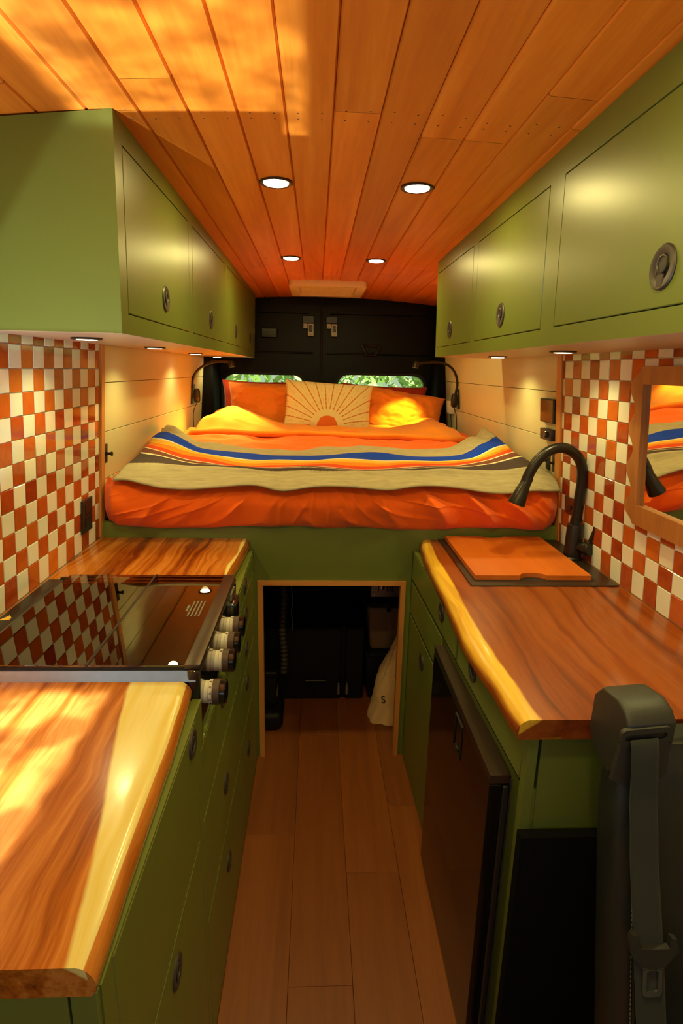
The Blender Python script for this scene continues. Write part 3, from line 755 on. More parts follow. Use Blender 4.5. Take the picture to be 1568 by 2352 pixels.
# ------------------------------------------------------------------ mirror
t = thing('mirror', (.86, 1.2, 1.13), 'mirror in a scalloped oak frame on the right tiled wall', 'mirror')
zA, zB, yA, yB = 1.112, 1.524, .93, 1.478
pts_o, pts_i = [], []
def scal(z): return yB+.014*math.cos(2*PI*(z-1.152)/.106)
n = 40; r = .03
out_ = [(scal(zA+.012+(zB-zA-.024)*k/n)-(.018*(1-sm(0, .05, k/n))+.018*sm(.95, 1, k/n)), zA+.012+(zB-zA-.024)*k/n) for k in range(n+1)]
out_ = [(yB-.03, zA)]+out_+[(yB-.03, zB), (yA+.03, zB)]+[(2*yA+(yB-yA)-a if False else yA+yB-a, b) for a, b in out_[::-1]]+[(yA+.03, zA)]
iy0, iy1, iz0, iz1 = .968, 1.434, 1.166, 1.480
inn = []
cy, cz = (iy0+iy1)/2, (iz0+iz1)/2
for a, b in out_:
    inn.append((min(iy1, max(iy0, a)) if abs(b-cz) > (iz1-iz0)/2 or True else a, min(iz1, max(iz0, b))))
bm = BM(); mp = lambda a, b, d: RP(a, b, d)
ring_plate(bm, inn, out_, mp, .006, .021)
bmesh.ops.remove_doubles(bm, verts=bm.verts, dist=1e-5)
obj('mirror_frame', bm, M['mirrorwood'], t)
bm = BM(); wall_box(bm, RP, iy0-.004, iy1+.004, iz0-.004, iz1+.004, .006, .010); obj('mirror_glass', bm, M['mirror'], t)
# ------------------------------------------------------------------ bed
t = thing('bed_platform', (.066, 2.9, 0), 'green bed platform with a wood-trimmed storage opening', 'bed platform')
bm = BM()
OX0, OX1, OZ = -.208, .340, .745
box(bm, -.765, OX0, 1.966, 1.984, 0, .962); box(bm, OX1, .895, 1.966, 1.984, 0, .962); box(bm, OX0, OX1, 1.966, 1.984, OZ, .962)
obj('front_panel', bm, M['green'], t)
bm = BM(); box(bm, -.755, .885, 1.985, 3.75, .940, .960); obj('bed_deck', bm, M['black'], t)
w = .019
def mitre(pts):
    bm = BM(); poly_plate(bm, pts, lambda a, b, d: (a, d, b), 1.960, 1.990); return bm
obj('opening_trim', mitre([(OX0, OZ), (OX0+w, OZ-w), (OX1-w, OZ-w), (OX1, OZ)]), M['trimwoodx'], t)
obj('opening_trim', mitre([(OX0, 0), (OX0+w, 0), (OX0+w, OZ-w), (OX0, OZ)]), M['trimwood'], t)
obj('opening_trim', mitre([(OX1, 0), (OX1, OZ), (OX1-w, OZ-w), (OX1-w, 0)]), M['trimwood'], t)
bm = BM(); box(bm, -.742, .872, 1.972, 3.74, .960, 1.118, .045, 5); tag(obj('mattress', bm, M['matt'], at=(.066, 2.85, .96)), 'mattress in a peach sheet, its corner showing at the left wall', 'mattress')

XL, XR = -.728, .868
def top_z(x, y):
    return 1.132+.012*sm(1.95, 2.5, y)+.010*nz(x*3+4, y*3)+.016*sm(2.4, 2.9, y)
# duvet: front drape then the top
def duvet(u, v):
    x = XL+(XR-XL)*u
    xw = x
    if v < .34:                                   # front drop, rounded at top and bottom
        a = v/.34; z = .948+.165*a+.012*(1-a)*nz(x*2.3, 8.1)
        y = 1.948-.040*math.sin(PI*min(1, a*1.05))**.7+.016*(1-a)
        # gathered diagonal folds
        ph = x*40+(a-.5)*5.0*sm(-.1, .25, x)-(a-.5)*6.0*(1-sm(-.45, -.05, x))+4.0*nz(x*1.7, a*1.1, 3)
        amp = .021*(.15+1.6*abs(nz(x*1.9+3.3, a*.8))+.9*sm(.12, .4, x)+.7*(1-sm(-.66, -.45, x)))*math.sin(PI*min(1, max(0, a)))**.6
        amp *= 1-sm(.86, 1, abs(u-.5)*2)
        fold = max(0, 1.04-math.sqrt(math.sin(ph*.55)**2+.012))**1.6
        y -= amp*fold*1.7
        sl = 2.6*sm(-.1, .25, x)-3.2*(1-sm(-.45, -.05, x))
        y -= .0075*max(0, 1-2.2*abs(nz(x*8+a*sl+2*nz(x*2, a), a*1.3, 9)))**3*math.sin(PI*a)**.5*(1-sm(.9, 1, abs(u-.5)*2))
        y -= .018*nz(x*2.5, a*2.0, 5.5)
        z += .010*nz(x*6, a*3, 1.5)*(1-a)
        e = abs(u-.5)*2; y += .030*sm(.95, 1, e)
        if u < .10: y -= .014*math.sin(u/.10*PI)*math.sin(PI*a)
        return (xw, y, z)
    a = (v-.34)/.66; y = 1.962+1.35*a**1.12
    edge = sm(0, .05, a)
    z = 1.113+(top_z(x, y)-1.113)*edge
    r = abs(nz(x*2.6+nz(x*2, y*2)*.8, y*6.5, 2.2)); z += .030*(.3-r)*sm(2.3, 2.6, y)
    z += .012*nz(x*9, y*14, 7)*sm(2.4, 2.7, y)
    e = abs(u-.5)*2; z -= .030*sm(.96, 1, e)
    return (xw, y, z)
bm = BM(); grid(bm, duvet, 420, 200); o = obj('duvet', bm, M['orange'], at=(.066, 2.5, 1.1), smooth=60); solid(o, .010)
tag(o, 'rust orange duvet draped over the front of the bed', 'duvet')
# striped wool blanket
def blanket(u, v):
    n = 2*u-1
    xc = -.700+1.560*u
    sh = .30*abs(n)**3.2+.05*nz(u*4, .7)
    hem = .5*math.sin(u*29+2.5*nz(u*5, .3))*(.5+.5*nz(u*4, 7))+.7*nz(u*6, 1.7)
    s_ = v
    yy = 1.905+.56*s_+sh*sm(.10, .30, s_)+.050*nz(u*4+2, s_*2.2)*sm(.1, .4, s_)
    x = xc-.055*s_*sm(.3, 1, -n)+.015*nz(s_*5, 3.3)*abs(n)-.045*sm(.35, 1, s_)*sm(.5, 1, n)+.02*sm(.4, 1, -n)
    z0 = duvet(min(1, max(0, (x-XL)/(XR-XL))), .34+.66*max(0, (yy-1.962)/1.35)**(1/1.12))[2] if yy > 1.962 else 1.113
    if s_ < .10:
        k = s_/.10
        y = 1.886+.052*k-.010*abs(hem)*(1-k)+.012*hem*(1-k); z = 1.110+.022*k**.8+.022*hem*(1-k)
        if abs(n) > .86: y += .03*sm(.86, 1, abs(n))
        return ((x, y, z), v)
    z = max(z0, 1.124)+.012+.010*nz(u*9, s_*5)+.020*max(0, nz(u*3.5+1, s_*2.5, 4))
    z += .055*sm(.70, .93, abs(n))*sm(.15, .75, s_)*(1.0 if n < 0 else .55)
    z += .030*sm(.93, 1, n)*sm(.6, .85, s_)
    k2 = sm(.10, .17, s_); z = 1.130*(1-k2)+z*k2
    return ((x, max(yy, 1.938), z), v)
bm = BM(); grid(bm, blanket, 180, 90, attr='stripe'); o = obj('blanket', bm, M['blanket'], at=(.066, 2.3, 1.14), smooth=60); solid(o, .006, 1)
tag(o, 'grey wool blanket with blue, yellow, red and charcoal stripes across the bed', 'blanket')
# turned-back pale orange sheet
def sheet(u, v):
    n = 2*u-1; x = .060+.735*n*(1-.05*v)
    near = 2.90+.06*nz(u*4, 2.2)+.03*nz(u*11, 5)-.10*math.exp(-((n-.75)/.22)**2)
    y = near+(3.46-near)*max(0, (v-.10))/.90
    z = top_z(x, y)+.012
    if v < .10: k = v/.10; z = top_z(x, near)+.002+.024*math.sin(k*PI/2); y = near-.012*math.sin(k*PI)
    z += .100*math.exp(-((x+.48)/.17)**2)*sm(.10, .6, v)+.045*math.exp(-((x-.66)/.12)**2)*sm(.05, .35, v)
    z += .022*(.25-abs(nz(x*4+v, v*3, 1.3)))*sm(.04, .2, v)+.012*nz(x*9, v*6, 2.0)*sm(.02, .2, v)
    z -= .05*sm(.93, 1, abs(n))
    return (x, y, z)
bm = BM(); grid(bm, sheet, 150, 60); o = obj('sheet', bm, M['sheet'], at=(.06, 3.0, 1.17), smooth=60); solid(o, .006, 1)
tag(o, 'pale orange bed sheet turned back over the duvet below the pillows', 'sheet')

def pillow_mesh(w, h, th, seed, pinch=.08, n=60, wr=.014):
    bm = BM(); rows = {}
    for s_ in (1, -1):
        def fn(u, v):
            a, b = 2*u-1, 2*v-1
            px = a*(1-pinch*(1-abs(b)**2.2)*abs(a)**3); pz = b*(1-pinch*(1-abs(a)**2.2)*abs(b)**3)
            t_ = ((1-a**4)*(1-b**4))
            t_ = max(0, t_)**.55
            d = th/2*t_+wr*(nz(a*2.2+seed, b*2.2, s_)*1.2+.7*nz(a*6+seed, b*5, s_*2)+.35*nz(a*14+seed, b*9, s_*3))*t_
            return (px*w/2, -s_*d, pz*h/2)
        grid(bm, fn, n, n)
    bmesh.ops.remove_doubles(bm, verts=bm.verts, dist=1e-5)
    return bm
def pillow(name, mat, w, h, th, loc, rx, rz, seed, label, cat='pillow', ry=0, **k):
    o = obj(name, pillow_mesh(w, h, th, seed, **k), mat, smooth=70)
    o.location = loc; o.rotation_euler = (math.radians(rx), math.radians(ry), math.radians(rz)); return tag(o, label, cat)
pillow('pillow', M['redp'], .56, .40, .13, (-.335, 3.80, 1.232), -16, 2, 3, 'brick red pillow at the back left of the bed, under the left window')
pillow('pillow', M['redp'], .58, .36, .13, (.445, 3.80, 1.236), -16, -2, 9, 'brick red pillow at the back right of the bed, under the right window', ry=2)
pillow('pillow', M['pillow'], .56, .36, .15, (-.270, 3.62, 1.246), -22, 2, 5, 'apricot pillow left of the sun cushion')
pillow('pillow', M['pillow'], .58, .34, .17, (.515, 3.60, 1.225), -28, -3, 12, 'apricot pillow right of the sun cushion, lit by the reading lamp', ry=8)
pillow('cushion', M['suncush'], .52, .30, .10, (.072, 3.40, 1.285), -20, 0, 21, 'cream cushion embroidered with a half sun and rays', 'cushion', ry=3, wr=.004, pinch=.05)

# ------------------------------------------------------------------ reading lamps, switches, small fittings
def reading_lamp(name, P, ly, pts, tip, label):
    t = thing(name, P(ly, 1.35, 0), label, 'reading lamp')
    bm = BM(); wall_box(bm, P, ly-.035, ly+.035, 1.285, 1.40, .0005, .010, .003); obj('wall_plate', bm, M['black'], t)
    bm = BM(); c = V(P(ly-.03, 1.335, .034)); lathe(bm, [(0, -.042), (.012, -.040), (.019, -.028), (.020, 0), (.019, .028), (.012, .040), (0, .042)], c, (0, .05, 1), 16); wall_box(bm, P, ly-.04, ly-.02, 1.32, 1.35, .009, .03, .002); obj('lamp_base', bm, M['blackm'], t)
    cv = catmull(pts, 8); bm = BM(); tube(bm, cv, .0075, 10); obj('gooseneck', bm, M['faucet'], t)
    e = cv[-1]; d = V(tip).normalized(); bm = BM(); lathe(bm, [(0, -.022), (.012, -.020), (.017, -.006), (.019, .016), (.0165, .017), (.0155, .008)], e+d*.004, d, 16); obj('lamp_head', bm, M['blackm'], t)
    bm = BM(); lathe(bm, [(.0155, .009), (0, .010)], e+d*.004, d, 16); obj('lamp_lens', bm, M['bulb'], t)
    return e+d*.024
e1 = reading_lamp('reading_lamp', LP, 3.45, [(-.722, 3.42, 1.375), (-.716, 3.42, 1.43), (-.69, 3.42, 1.475), (-.64, 3.42, 1.512), (-.58, 3.42, 1.530), (-.52, 3.42, 1.531), (-.492, 3.42, 1.522)], (.25, -.1, -1), 'gooseneck reading lamp on the left cream planks, arching over the bed')
e2 = reading_lamp('reading_lamp', RP, 3.45, [(.832, 3.42, 1.375), (.838, 3.42, 1.43), (.825, 3.42, 1.485), (.79, 3.42, 1.530), (.73, 3.42, 1.552), (.65, 3.42, 1.552), (.585, 3.42, 1.540)], (-.2, -.1, -1), 'gooseneck reading lamp on the right cream planks above the white charger')
spot('reading_beam', e1, (-.50, 3.22, 1.22), 42, (1, .80, .10), 84, .8, .012); spot('reading_beam', e2, (.53, 3.46, 1.22), 24, (1, .80, .10), 64, .8, .012)
t = thing('charger', RP(3.60, 1.285, 0), 'white plug-in charger with hanging cable beside the right reading lamp', 'charger')
bm = BM(); wall_box(bm, RP, 3.555, 3.625, 1.245, 1.325, .001, .035, .006, 2); obj('charger_body', bm, M['plastwhite'], t)
bm = BM(); tube(bm, catmull([RP(3.59, 1.246, .018), RP(3.57, 1.20, .02), RP(3.55, 1.165, .025)], 6), .0028, 6); obj('cable', bm, M['black'], t)
bm = BM(); tube(bm, catmull([RP(3.42, 1.295, .035), RP(3.43, 1.24, .02), RP(3.45, 1.16, .015)], 6), .0025, 6); tag(obj('lamp_cord', bm, M['black'], at=RP(3.43, 1.2, 0)), 'black cord hanging from the right reading lamp', 'cord')
bm = BM(); tube(bm, catmull([LP(3.42, 1.295, .035), LP(3.41, 1.24, .02), LP(3.43, 1.15, .02)], 6), .0025, 6); tag(obj('lamp_cord', bm, M['black'], at=LP(3.43, 1.2, 0)), 'black cord hanging from the left reading lamp', 'cord')

t = thing('control_screen', RP(2.055, 1.37, 0), 'brown glass control screen on the right cream planks beside the tiles', 'control panel')
bm = BM(); wall_box(bm, RP, 1.994, 2.118, 1.328, 1.414, .0005, .018, .003, 2); obj('screen_case', bm, M['black'], t)
bm = BM(); wall_box(bm, RP, 1.998, 2.114, 1.332, 1.410, .0179, .0192, .001); obj('screen_glass', bm, M['screen'], t)
t = thing('thermostat', RP(2.05, 1.285, 0), 'small black dial thermostat just below the control screen', 'thermostat')
bm = BM(); wall_box(bm, RP, 1.998, 2.102, 1.265, 1.306, .0005, .024, .004, 2); obj('thermostat_case', bm, M['black'], t)
bm = BM(); c = RP(2.03, 1.287, .024); lathe(bm, [(.012, 0), (.012, .010), (.010, .012), (0, .012)], c, (-1, 0, .09), 18); obj('dial', bm, M['blackgloss'], t)
def snap_strip(P, y, z, label):
    t = thing('curtain_strip', P(y, z, 0), label, 'strap')
    bm = BM(); wall_box(bm, P, y-.016, y+.016, z-.034, z+.034, .0005, .007, .002); obj('strip', bm, M['black'], t)
    bm = BM(); lathe(bm, [(.0085, 0), (.0085, .003), (.005, .005), (.005, .015), (.0075, .017), (.0075, .022), (0, .023)], V(P(y, z, .007)), V(P(y, z, 1))-V(P(y, z, 0)), 14); obj('snap_knob', bm, M['blackm'], t)
snap_strip(LP, 2.016, 1.197, 'black strip with a snap knob on the left cream planks beside the wood trim')
snap_strip(RP, 2.068, 1.187, 'black strip with a snap knob on the right planks, the one nearer the bed')
snap_strip(RP, 2.008, 1.187, 'black strip with a snap knob on the right planks, the one against the wood trim')
t = thing('outlet', LP(1.835, 1.02, 0), 'black double outlet on the left tiles above the worktop', 'outlet')
bm = BM(); wall_box(bm, LP, 1.793, 1.876, .964, 1.076, .005, .012, .002); obj('outlet_plate', bm, M['black'], t)
bm = BM()
for z in (1.042, .998): wall_box(bm, LP, 1.815, 1.853, z-.016, z+.016, .0118, .0135, .001); wall_box(bm, LP, 1.826, 1.829, z-.006, z+.008, .013, .0138, mi=1); wall_box(bm, LP, 1.840, 1.843, z-.006, z+.008, .013, .0138, mi=1)
obj('socket', bm, [M['blackm'], M['latch']], t)
t = thing('switch_plate', RP(1.856, 1.062, 0), 'black switch plate on the right tiles behind the faucet', 'switch')
bm = BM(); wall_box(bm, RP, 1.817, 1.896, 1.032, 1.092, .005, .012, .002); obj('plate', bm, M['screen'], t)
bm = BM(); lathe(bm, [(.008, 0), (.008, .004), (0, .0045)], V(RP(1.845, 1.06, .012)), (-1, 0, .09), 14); obj('button', bm, M['black'], t)

# ------------------------------------------------------------------ things stored under the bed
t = thing('storage_chest', (-.05, 2.6, 0), 'black chest with two metal latches under the bed', 'chest')
bm = BM(); box(bm, -.33, .128, 2.365, 2.85, 0, .36, .006); box(bm, .146, .232, 2.365, 2.85, 0, .36, .006); box(bm, .128, .146, 2.38, 2.85, 0, .36); obj('chest_body', bm, M['dark'], t)
for x in (.117, .156):
    bm = BM(); box(bm, x-.007, x+.007, 2.350, 2.3655, .030, .078, .003); box(bm, x-.004, x+.004, 2.346, 2.3655, .076, .090, .002); obj('latch', bm, M['steel'], t)
bm = BM(); tube(bm, [(-.037, 2.366, .108), (-.037, 2.345, .108), (.057, 2.345, .108), (.057, 2.366, .108)], .004, 8); obj('handle', bm, M['blackm'], t)
t = thing('storage_crate', (.38, 2.5, 0), 'black lidded crate under the bed, carrying the tan bin', 'crate')
bm = BM(); hexa(bm, [(.255, 2.37, 0), (.56, 2.37, 0), (.56, 2.75, 0), (.255, 2.75, 0), (.240, 2.355, .215), (.57, 2.355, .215), (.57, 2.76, .215), (.240, 2.76, .215)], .008, 2); obj('crate_body', bm, M['dark'], t)
bm = BM(); box(bm, .236, .575, 2.350, 2.765, .2152, .242, .006, 2); box(bm, .262, .285, 2.345, 2.352, .222, .236, .002); obj('crate_lid', bm, M['dark'], t)
t = thing('storage_bin', (.38, 2.5, .243), 'tan plastic bin with a dark lid on the black crate under the bed', 'bin')
bm = BM(); hexa(bm, [(.262, 2.38, .2432), (.54, 2.38, .2432), (.54, 2.7, .2432), (.262, 2.7, .2432), (.238, 2.352, .478), (.56, 2.352, .478), (.56, 2.73, .478), (.238, 2.73, .478)], .018, 3); box(bm, .352, .356, 2.3535, 2.372, .27, .45); obj('bin_body', bm, M['binp'], t)
bm = BM(); ring_plate(bm, rrect(.29, .35, .03), rrect(.37, .43, .05), lambda a, b, d: (.40+a, 2.54+b, d), .478, .500); box(bm, .25, .55, 2.37, 2.71, .488, .496); box(bm, .325, .345, 2.330, 2.352, .455, .472, .003); obj('bin_lid', bm, M['dark'], t)
t = thing('heater_box', (.40, 2.45, .53), 'slotted steel box hanging under the bed above the tan bin', 'heater')
bm = BM(); box(bm, .250, .56, 2.335, 2.70, .525, .70, .003); obj('box_body', bm, M['steel'], t)
for x in (.284, .323, .335, .347): bm = BM(); box(bm, x-.0025, x+.0025, 2.3335, 2.336, .553, .59); obj('slot', bm, M['latchin'], t)
for x, z, r_ in ((.302, .572, .009), (.268, .534, .003)): bm = BM(); lathe(bm, [(r_, 0), (r_, r_*.66), (0, r_*.8)], (x, 2.335, z), (0, -1, 0), 12); obj('bolt', bm, M['chrome'], t)
# canvas bag
def bag(u, v):
    a = 2*PI*u; h = .36*v
    w = .142*(1-.56*v)+.02*math.sin(PI*v); d = .085*(1-.45*v)
    ca, sa = math.cos(a), math.sin(a); e = .62
    x = math.copysign(abs(ca)**e, ca)*w; y = math.copysign(abs(sa)**e, sa)*d
    k = 1+.14*nz(ca*2.5+3, sa*2.5, v*3)+.06*math.sin(a*4+v*5)*(1-v*.3)+.05*nz(ca*5, sa*5, v*8)
    return (.395+.035*v+x*k, 2.225+.045*v+y*k-(.3*x*(1-v)*.45), .002+h+(.006*nz(ca*3, sa*3)*(v > .9)))
t = thing('canvas_bag', (.395, 2.225, 0), 'cream canvas bag with dark lettering leaning at the right of the opening', 'bag')
bm = BM(); rw = grid(bm, bag, 64, 40); bm.faces.new(rw[0][:-1]); bmesh.ops.remove_doubles(bm, verts=bm.verts, dist=1e-4); bagm = bag
ob = obj('bag_body', bm, M['canvas'], t, smooth=70); solid(ob, .002)
def on_bag(ch, u, v, size, im):
    p = V(bag(u, v)); q = V(bag(u+.01, v)); r_ = V(bag(u, v+.01)); xx = (q-p).normalized(); zz_ = (r_-p); zz_ = (zz_-xx*zz_.dot(xx)).normalized(); nn = xx.cross(zz_)
    if nn.y > 0: nn = -nn
    xx = -nn.cross(zz_) if (-nn.cross(zz_)).x > 0 else nn.cross(zz_)
    nn = xx.cross(zz_)
    m = Matrix((xx, zz_, nn)).transposed().to_4x4(); m.translation = p+nn*.004; m = m@Matrix.Rotation(math.radians(8), 4, 'Z')
    bm = text_bm(ch, size, .0006, m); obj('letter', bm, M[im], t)
for ch, u, v, sz, im in (('S', .645, .30, .045, 'ink'), ('G', .575, .60, .022, 'stitch'), ('A', .575, .665, .022, 'stitch'), ('I', .70, .58, .05, 'ink')): on_bag(ch, u, v, sz, im)
# black moulded case in the left corner, duct hose
t = thing('tool_case', (-.27, 2.22, 0), 'black moulded case standing left inside the opening', 'case')
bm = BM(); box(bm, -.50, -.128, 2.115, 2.30, 0, .085, .030, 4); obj('case_foot', bm, M['dark'], t)
bm = BM(); box(bm, -.50, -.155, 2.16, 2.32, .085, .26, .015, 2); box(bm, -.50, -.150, 2.15, 2.33, .235, .262, .006); obj('case_body', bm, M['dark'], t)
bm = BM(); box(bm, -.1565, -.152, 2.17, 2.23, .135, .165, .004); obj('case_clip', bm, M['binp'], t)
bm = BM(); n = 90; tube(bm, [(-.137+.004*math.sin(k/9), 2.345, .15+.47*k/n) for k in range(n+1)], lambda q: .0155+.0028*math.sin(q*n*PI/2.0), 14); tag(obj('duct_hose', bm, M['hose'], at=(-.137, 2.345, .15)), 'ribbed duct hose standing behind the left of the opening', 'hose')
bm = BM(); tube(bm, [(-.098+.002*math.sin(k/5), 2.35, .36+.22*k/60) for k in range(61)], lambda q: .0012+.0022*abs(math.sin(q*60*PI/4)), 8); tag(obj('bead_chain', bm, M['steel'], at=(-.098, 2.35, .36)), 'thin bead chain hanging beside the duct hose', 'chain')
bm = BM(); box(bm, -.76, .89, 3.0, 3.02, 0, .94); tag(obj('storage_divider', bm, M['dark'], at=(.06, 3, 0)), 'black divider panel at the back of the under-bed storage', 'panel')

# ------------------------------------------------------------------ seat with belt, black panel
bm = BM(); box(bm, .386, .90, .852, .8735, 0, .668); tag(obj('carpet_panel', bm, M['carpet'], at=(.62, .86, 0)), 'black carpeted panel against the end of the right base cabinet', 'panel')
t = thing('seat', (.72, .75, 0), 'black leather seat with its belt, in the near right corner', 'seat')
def seat_mid(z): return .800+.24*(z-.80)
def seat_back(u, v):
    # closed cross-section around, v up
    a = 2*PI*u; ca, sa = math.cos(a), math.sin(a); e = .42
    W = .235-.012*sm(.75, 1, v); D = .050-.010*sm(.8, 1, v)
    x = math.copysign(abs(ca)**e, ca)*W; y = math.copysign(abs(sa)**e, sa)*D
    z = .30+.605*v
    if sa < 0: y += .010*math.exp(-(x/.13)**2)
    k = 1-.25*sm(.93, 1.0, v)
    return (.733+x*(.98+.02*k), seat_mid(z)+y*k, z-(.03*abs(ca)**3*sm(.9, 1, v)))
bm = BM(); rw = grid(bm, seat_back, 96, 60); bm.faces.new(rw[0][:-1]); bm.faces.new(rw[-1][:-1][::-1]); bmesh.ops.remove_doubles(bm, verts=bm.verts, dist=1e-4)
obj('backrest', bm, M['leather'], t, smooth=60)
def front_y(z): return seat_mid(z)-.049
bm = BM(); tube(bm, [(.5275, front_y(z)-.0005, z) for z in [.34+.50*k/20 for k in range(21)]], .0028, 8); obj('piping', bm, M['leather'], t)
bm = BM()
for k in range(60): z = .36+.45*k/60; tube(bm, [(.522, front_y(z)-.0005, z), (.522, front_y(z+.004)-.0005, z+.0045)], .0009, 5)
tag(obj('stitching', bm, M['stitch'], t), kind='stuff')
bm = BM(); box(bm, .50, .98, .26, .62, .28, .42, .05, 4); obj('seat_cushion', bm, M['leather'], t, smooth=60)
bm = BM(); box(bm, .52, .96, .32, .70, 0, .28, .01); obj('seat_base', bm, M['black'], t)
# belt guide housing on the shoulder
bm = BM()
prof = [(.750, .975), (.765, .990), (.790, .998), (.840, .990), (.862, .965), (.864, .900), (.845, .872), (.790, .858), (.764, .880), (.751, .930)]
vs = []
for x, k in ((.489, .93), (.492, .98), (.499, 1.0), (.555, 1.0), (.563, .98), (.567, .93)):
    cy = sum(p[0] for p in prof)/10; cz = sum(p[1] for p in prof)/10
    vs.append([bm.verts.new((x, cy+(y-cy)*k, cz+(z-cz)*k+.08*(x-.516))) for y, z in prof])
for A, B in zip(vs, vs[1:]):
    for i in range(10): bm.faces.new((A[i], A[(i+1) % 10], B[(i+1) % 10], B[i]))
bm.faces.new(vs[0]); bm.faces.new(vs[-1][::-1])
hs = obj('belt_guide', bm, M['seatplastic'], t, smooth=50); m = hs.modifiers.new('soft', 'BEVEL'); m.width = .008; m.segments = 3; m.limit_method = 'ANGLE'
GX, GY, GZ = .517, .7495, .957
gp = lambda a, b, d: (GX+a, GY+d, GZ+b+.10*a)
bm = BM(); ring_plate(bm, rrect(.066, .012, .0058, 5), rrect(.080, .030, .010, 5), gp, -.004, .004); obj('slot_frame', bm, M['seatplastic'], hs)
bm = BM(); poly_plate(bm, rrect(.068, .013, .0060, 5), gp, -.0012, .002); obj('slot', bm, M['latchin'], hs)
bm = BM(); poly_plate(bm, [(-.038, -.014), (-.044, -.075), (-.020, -.088), (.030, -.085), (.044, -.070), (.040, -.014)], gp, -.003, .006); obj('slot_lip', bm, M['seatplastic'], hs)
def belt(u, v):
    z = .955-.60*v
    y = lerp_tab([(.30, .610), (.48, .660), (.62, .694), (.75, .724), (.85, .738), (.93, .740), (.950, .7435), (.957, .7485)], z)-.003
    xl = lerp_tab([(.48, .524), (.63, .516), (.80, .505), (.95, .492)], z); w_ = lerp_tab([(.6, .049), (.95, .043)], z)
    return (xl+w_*u, y, z+.10*(xl+w_*u-GX)*sm(.9, .95, z))
bm = BM(); grid(bm, belt, 6, 60); sb = obj('seat_belt', bm, M['belt'], t); solid(sb, .0014)
# tongue
tz = .612; ty = .692
bm = BM(); c0 = V((.546, ty-.006, tz))
poly_plate(bm, [(-.040, .016), (-.036, .026), (-.026, .026), (-.024, .004), (.026, .004), (.028, .020), (.037, .018), (.041, -.004), (.030, -.012), (.018, -.026), (-.018, -.026), (-.030, -.014), (-.038, -.004)], lambda a, b, d: (c0.x+a, c0.y+d+.22*b, c0.z+b), -.005, .005)
obj('belt_tongue', bm, M['seatplastic'], sb)
bm = BM(); to3 = lambda a, b, d: (c0.x+a, c0.y-.012+d+.22*b, c0.z-.050+b)
ring_plate(bm, rrect(.019, .034, .004, 4), rrect(.032, .050, .008, 4), to3, -.0015, .0015)
poly_plate(bm, [(-.016, .018), (-.020, .030), (-.024, .038), (-.020, .038), (-.012, .026), (.012, .026), (.020, .036), (.024, .036), (.018, .028), (.016, .018)], to3, -.0015, .0015)
obj('metal_tongue', bm, M['chrome'], sb)

# ------------------------------------------------------------------ outside: woodland seen through the back windows
bm = BM(); grid(bm, lambda u, v: (-32+64*u, -26+80*v, -.75+.15*nz(u*9, v*9)), 30, 40); tag(obj('ground', bm, M['ground'], at=(0, 14, -.75)), kind='structure')
def tree(x, y, h, r, seed, label):
    random.seed(seed)
    t = thing('tree', (x, y, -.75), label, 'tree', 'trees behind the van')
    bm = BM(); tube(bm, [(x, y, -.85), (x+.05*h*.2, y, h*.4), (x+.02, y, h)], lambda q: .16*(1-.75*q), 10); obj('trunk', bm, M['bark'], t)
    bm = BM()
    for k in range(1500):
        a, b = random.uniform(0, 2*PI), random.uniform(-1, 1); rr = r*random.random()**.45; s2 = math.sqrt(1-b*b)
        c = V((x+rr*s2*math.cos(a), y+rr*s2*math.sin(a), h*.55+rr*b*1.5)); d = V((random.gauss(0, 1), random.gauss(0, 1), random.gauss(0, 1))).normalized(); e_ = d.orthogonal().normalized(); L = random.uniform(.08, .17)
        q = [bm.verts.new(c+p) for p in (-d*L, e_*L*.45, d*L, -e_*L*.45)]; bm.faces.new(q)
    obj('foliage', bm, M['leaf'], t, smooth=0)
for i, (x, y, h, r) in enumerate(((-2.1, 9.0, 2.6, 1.3), (.15, 12.2, 3.2, 1.6), (2.3, 9.2, 2.5, 1.3), (-5.2, 13.5, 3.4, 1.7), (5.4, 13.5, 3.4, 1.7))):
    tree(x, y, h, r, 40+i, ('leafy tree seen through the left back window', 'leafy tree straight behind the two back doors', 'leafy tree seen through the right back window', 'leafy tree far to the left behind the van', 'leafy tree far to the right behind the van')[i])

# ------------------------------------------------------------------ daylight
W = bpy.data.worlds.new('daylight'); SC.world = W; W.use_nodes = True; wt = W.node_tree; wt.nodes.clear()
sky = wt.nodes.new('ShaderNodeTexSky'); sky.sky_type = 'NISHITA'; sky.sun_disc = False; sky.sun_elevation = math.radians(48); sky.sun_rotation = math.radians(140)
hs_ = wt.nodes.new('ShaderNodeMix'); hs_.data_type = 'RGBA'; hs_.inputs[0].default_value = .75; hs_.inputs[7].default_value = (.84, 1.0, .72, 1)
bg_ = wt.nodes.new('ShaderNodeBackground'); bg_.inputs[1].default_value = .55; ow = wt.nodes.new('ShaderNodeOutputWorld')
wt.links.new(sky.outputs[0], hs_.inputs[6]); wt.links.new(hs_.outputs[2], bg_.inputs[0]); wt.links.new(bg_.outputs[0], ow.inputs[0])
sl = bpy.data.lights.new('sun', 'SUN'); sl.energy = 13.0; sl.color = (1, .93, .78); sl.angle = .01; so = bpy.data.objects.new('sun', sl); COL.objects.link(so); so.rotation_euler = V((-.35, .1, -.93)).to_track_quat('-Z', 'Y').to_euler()

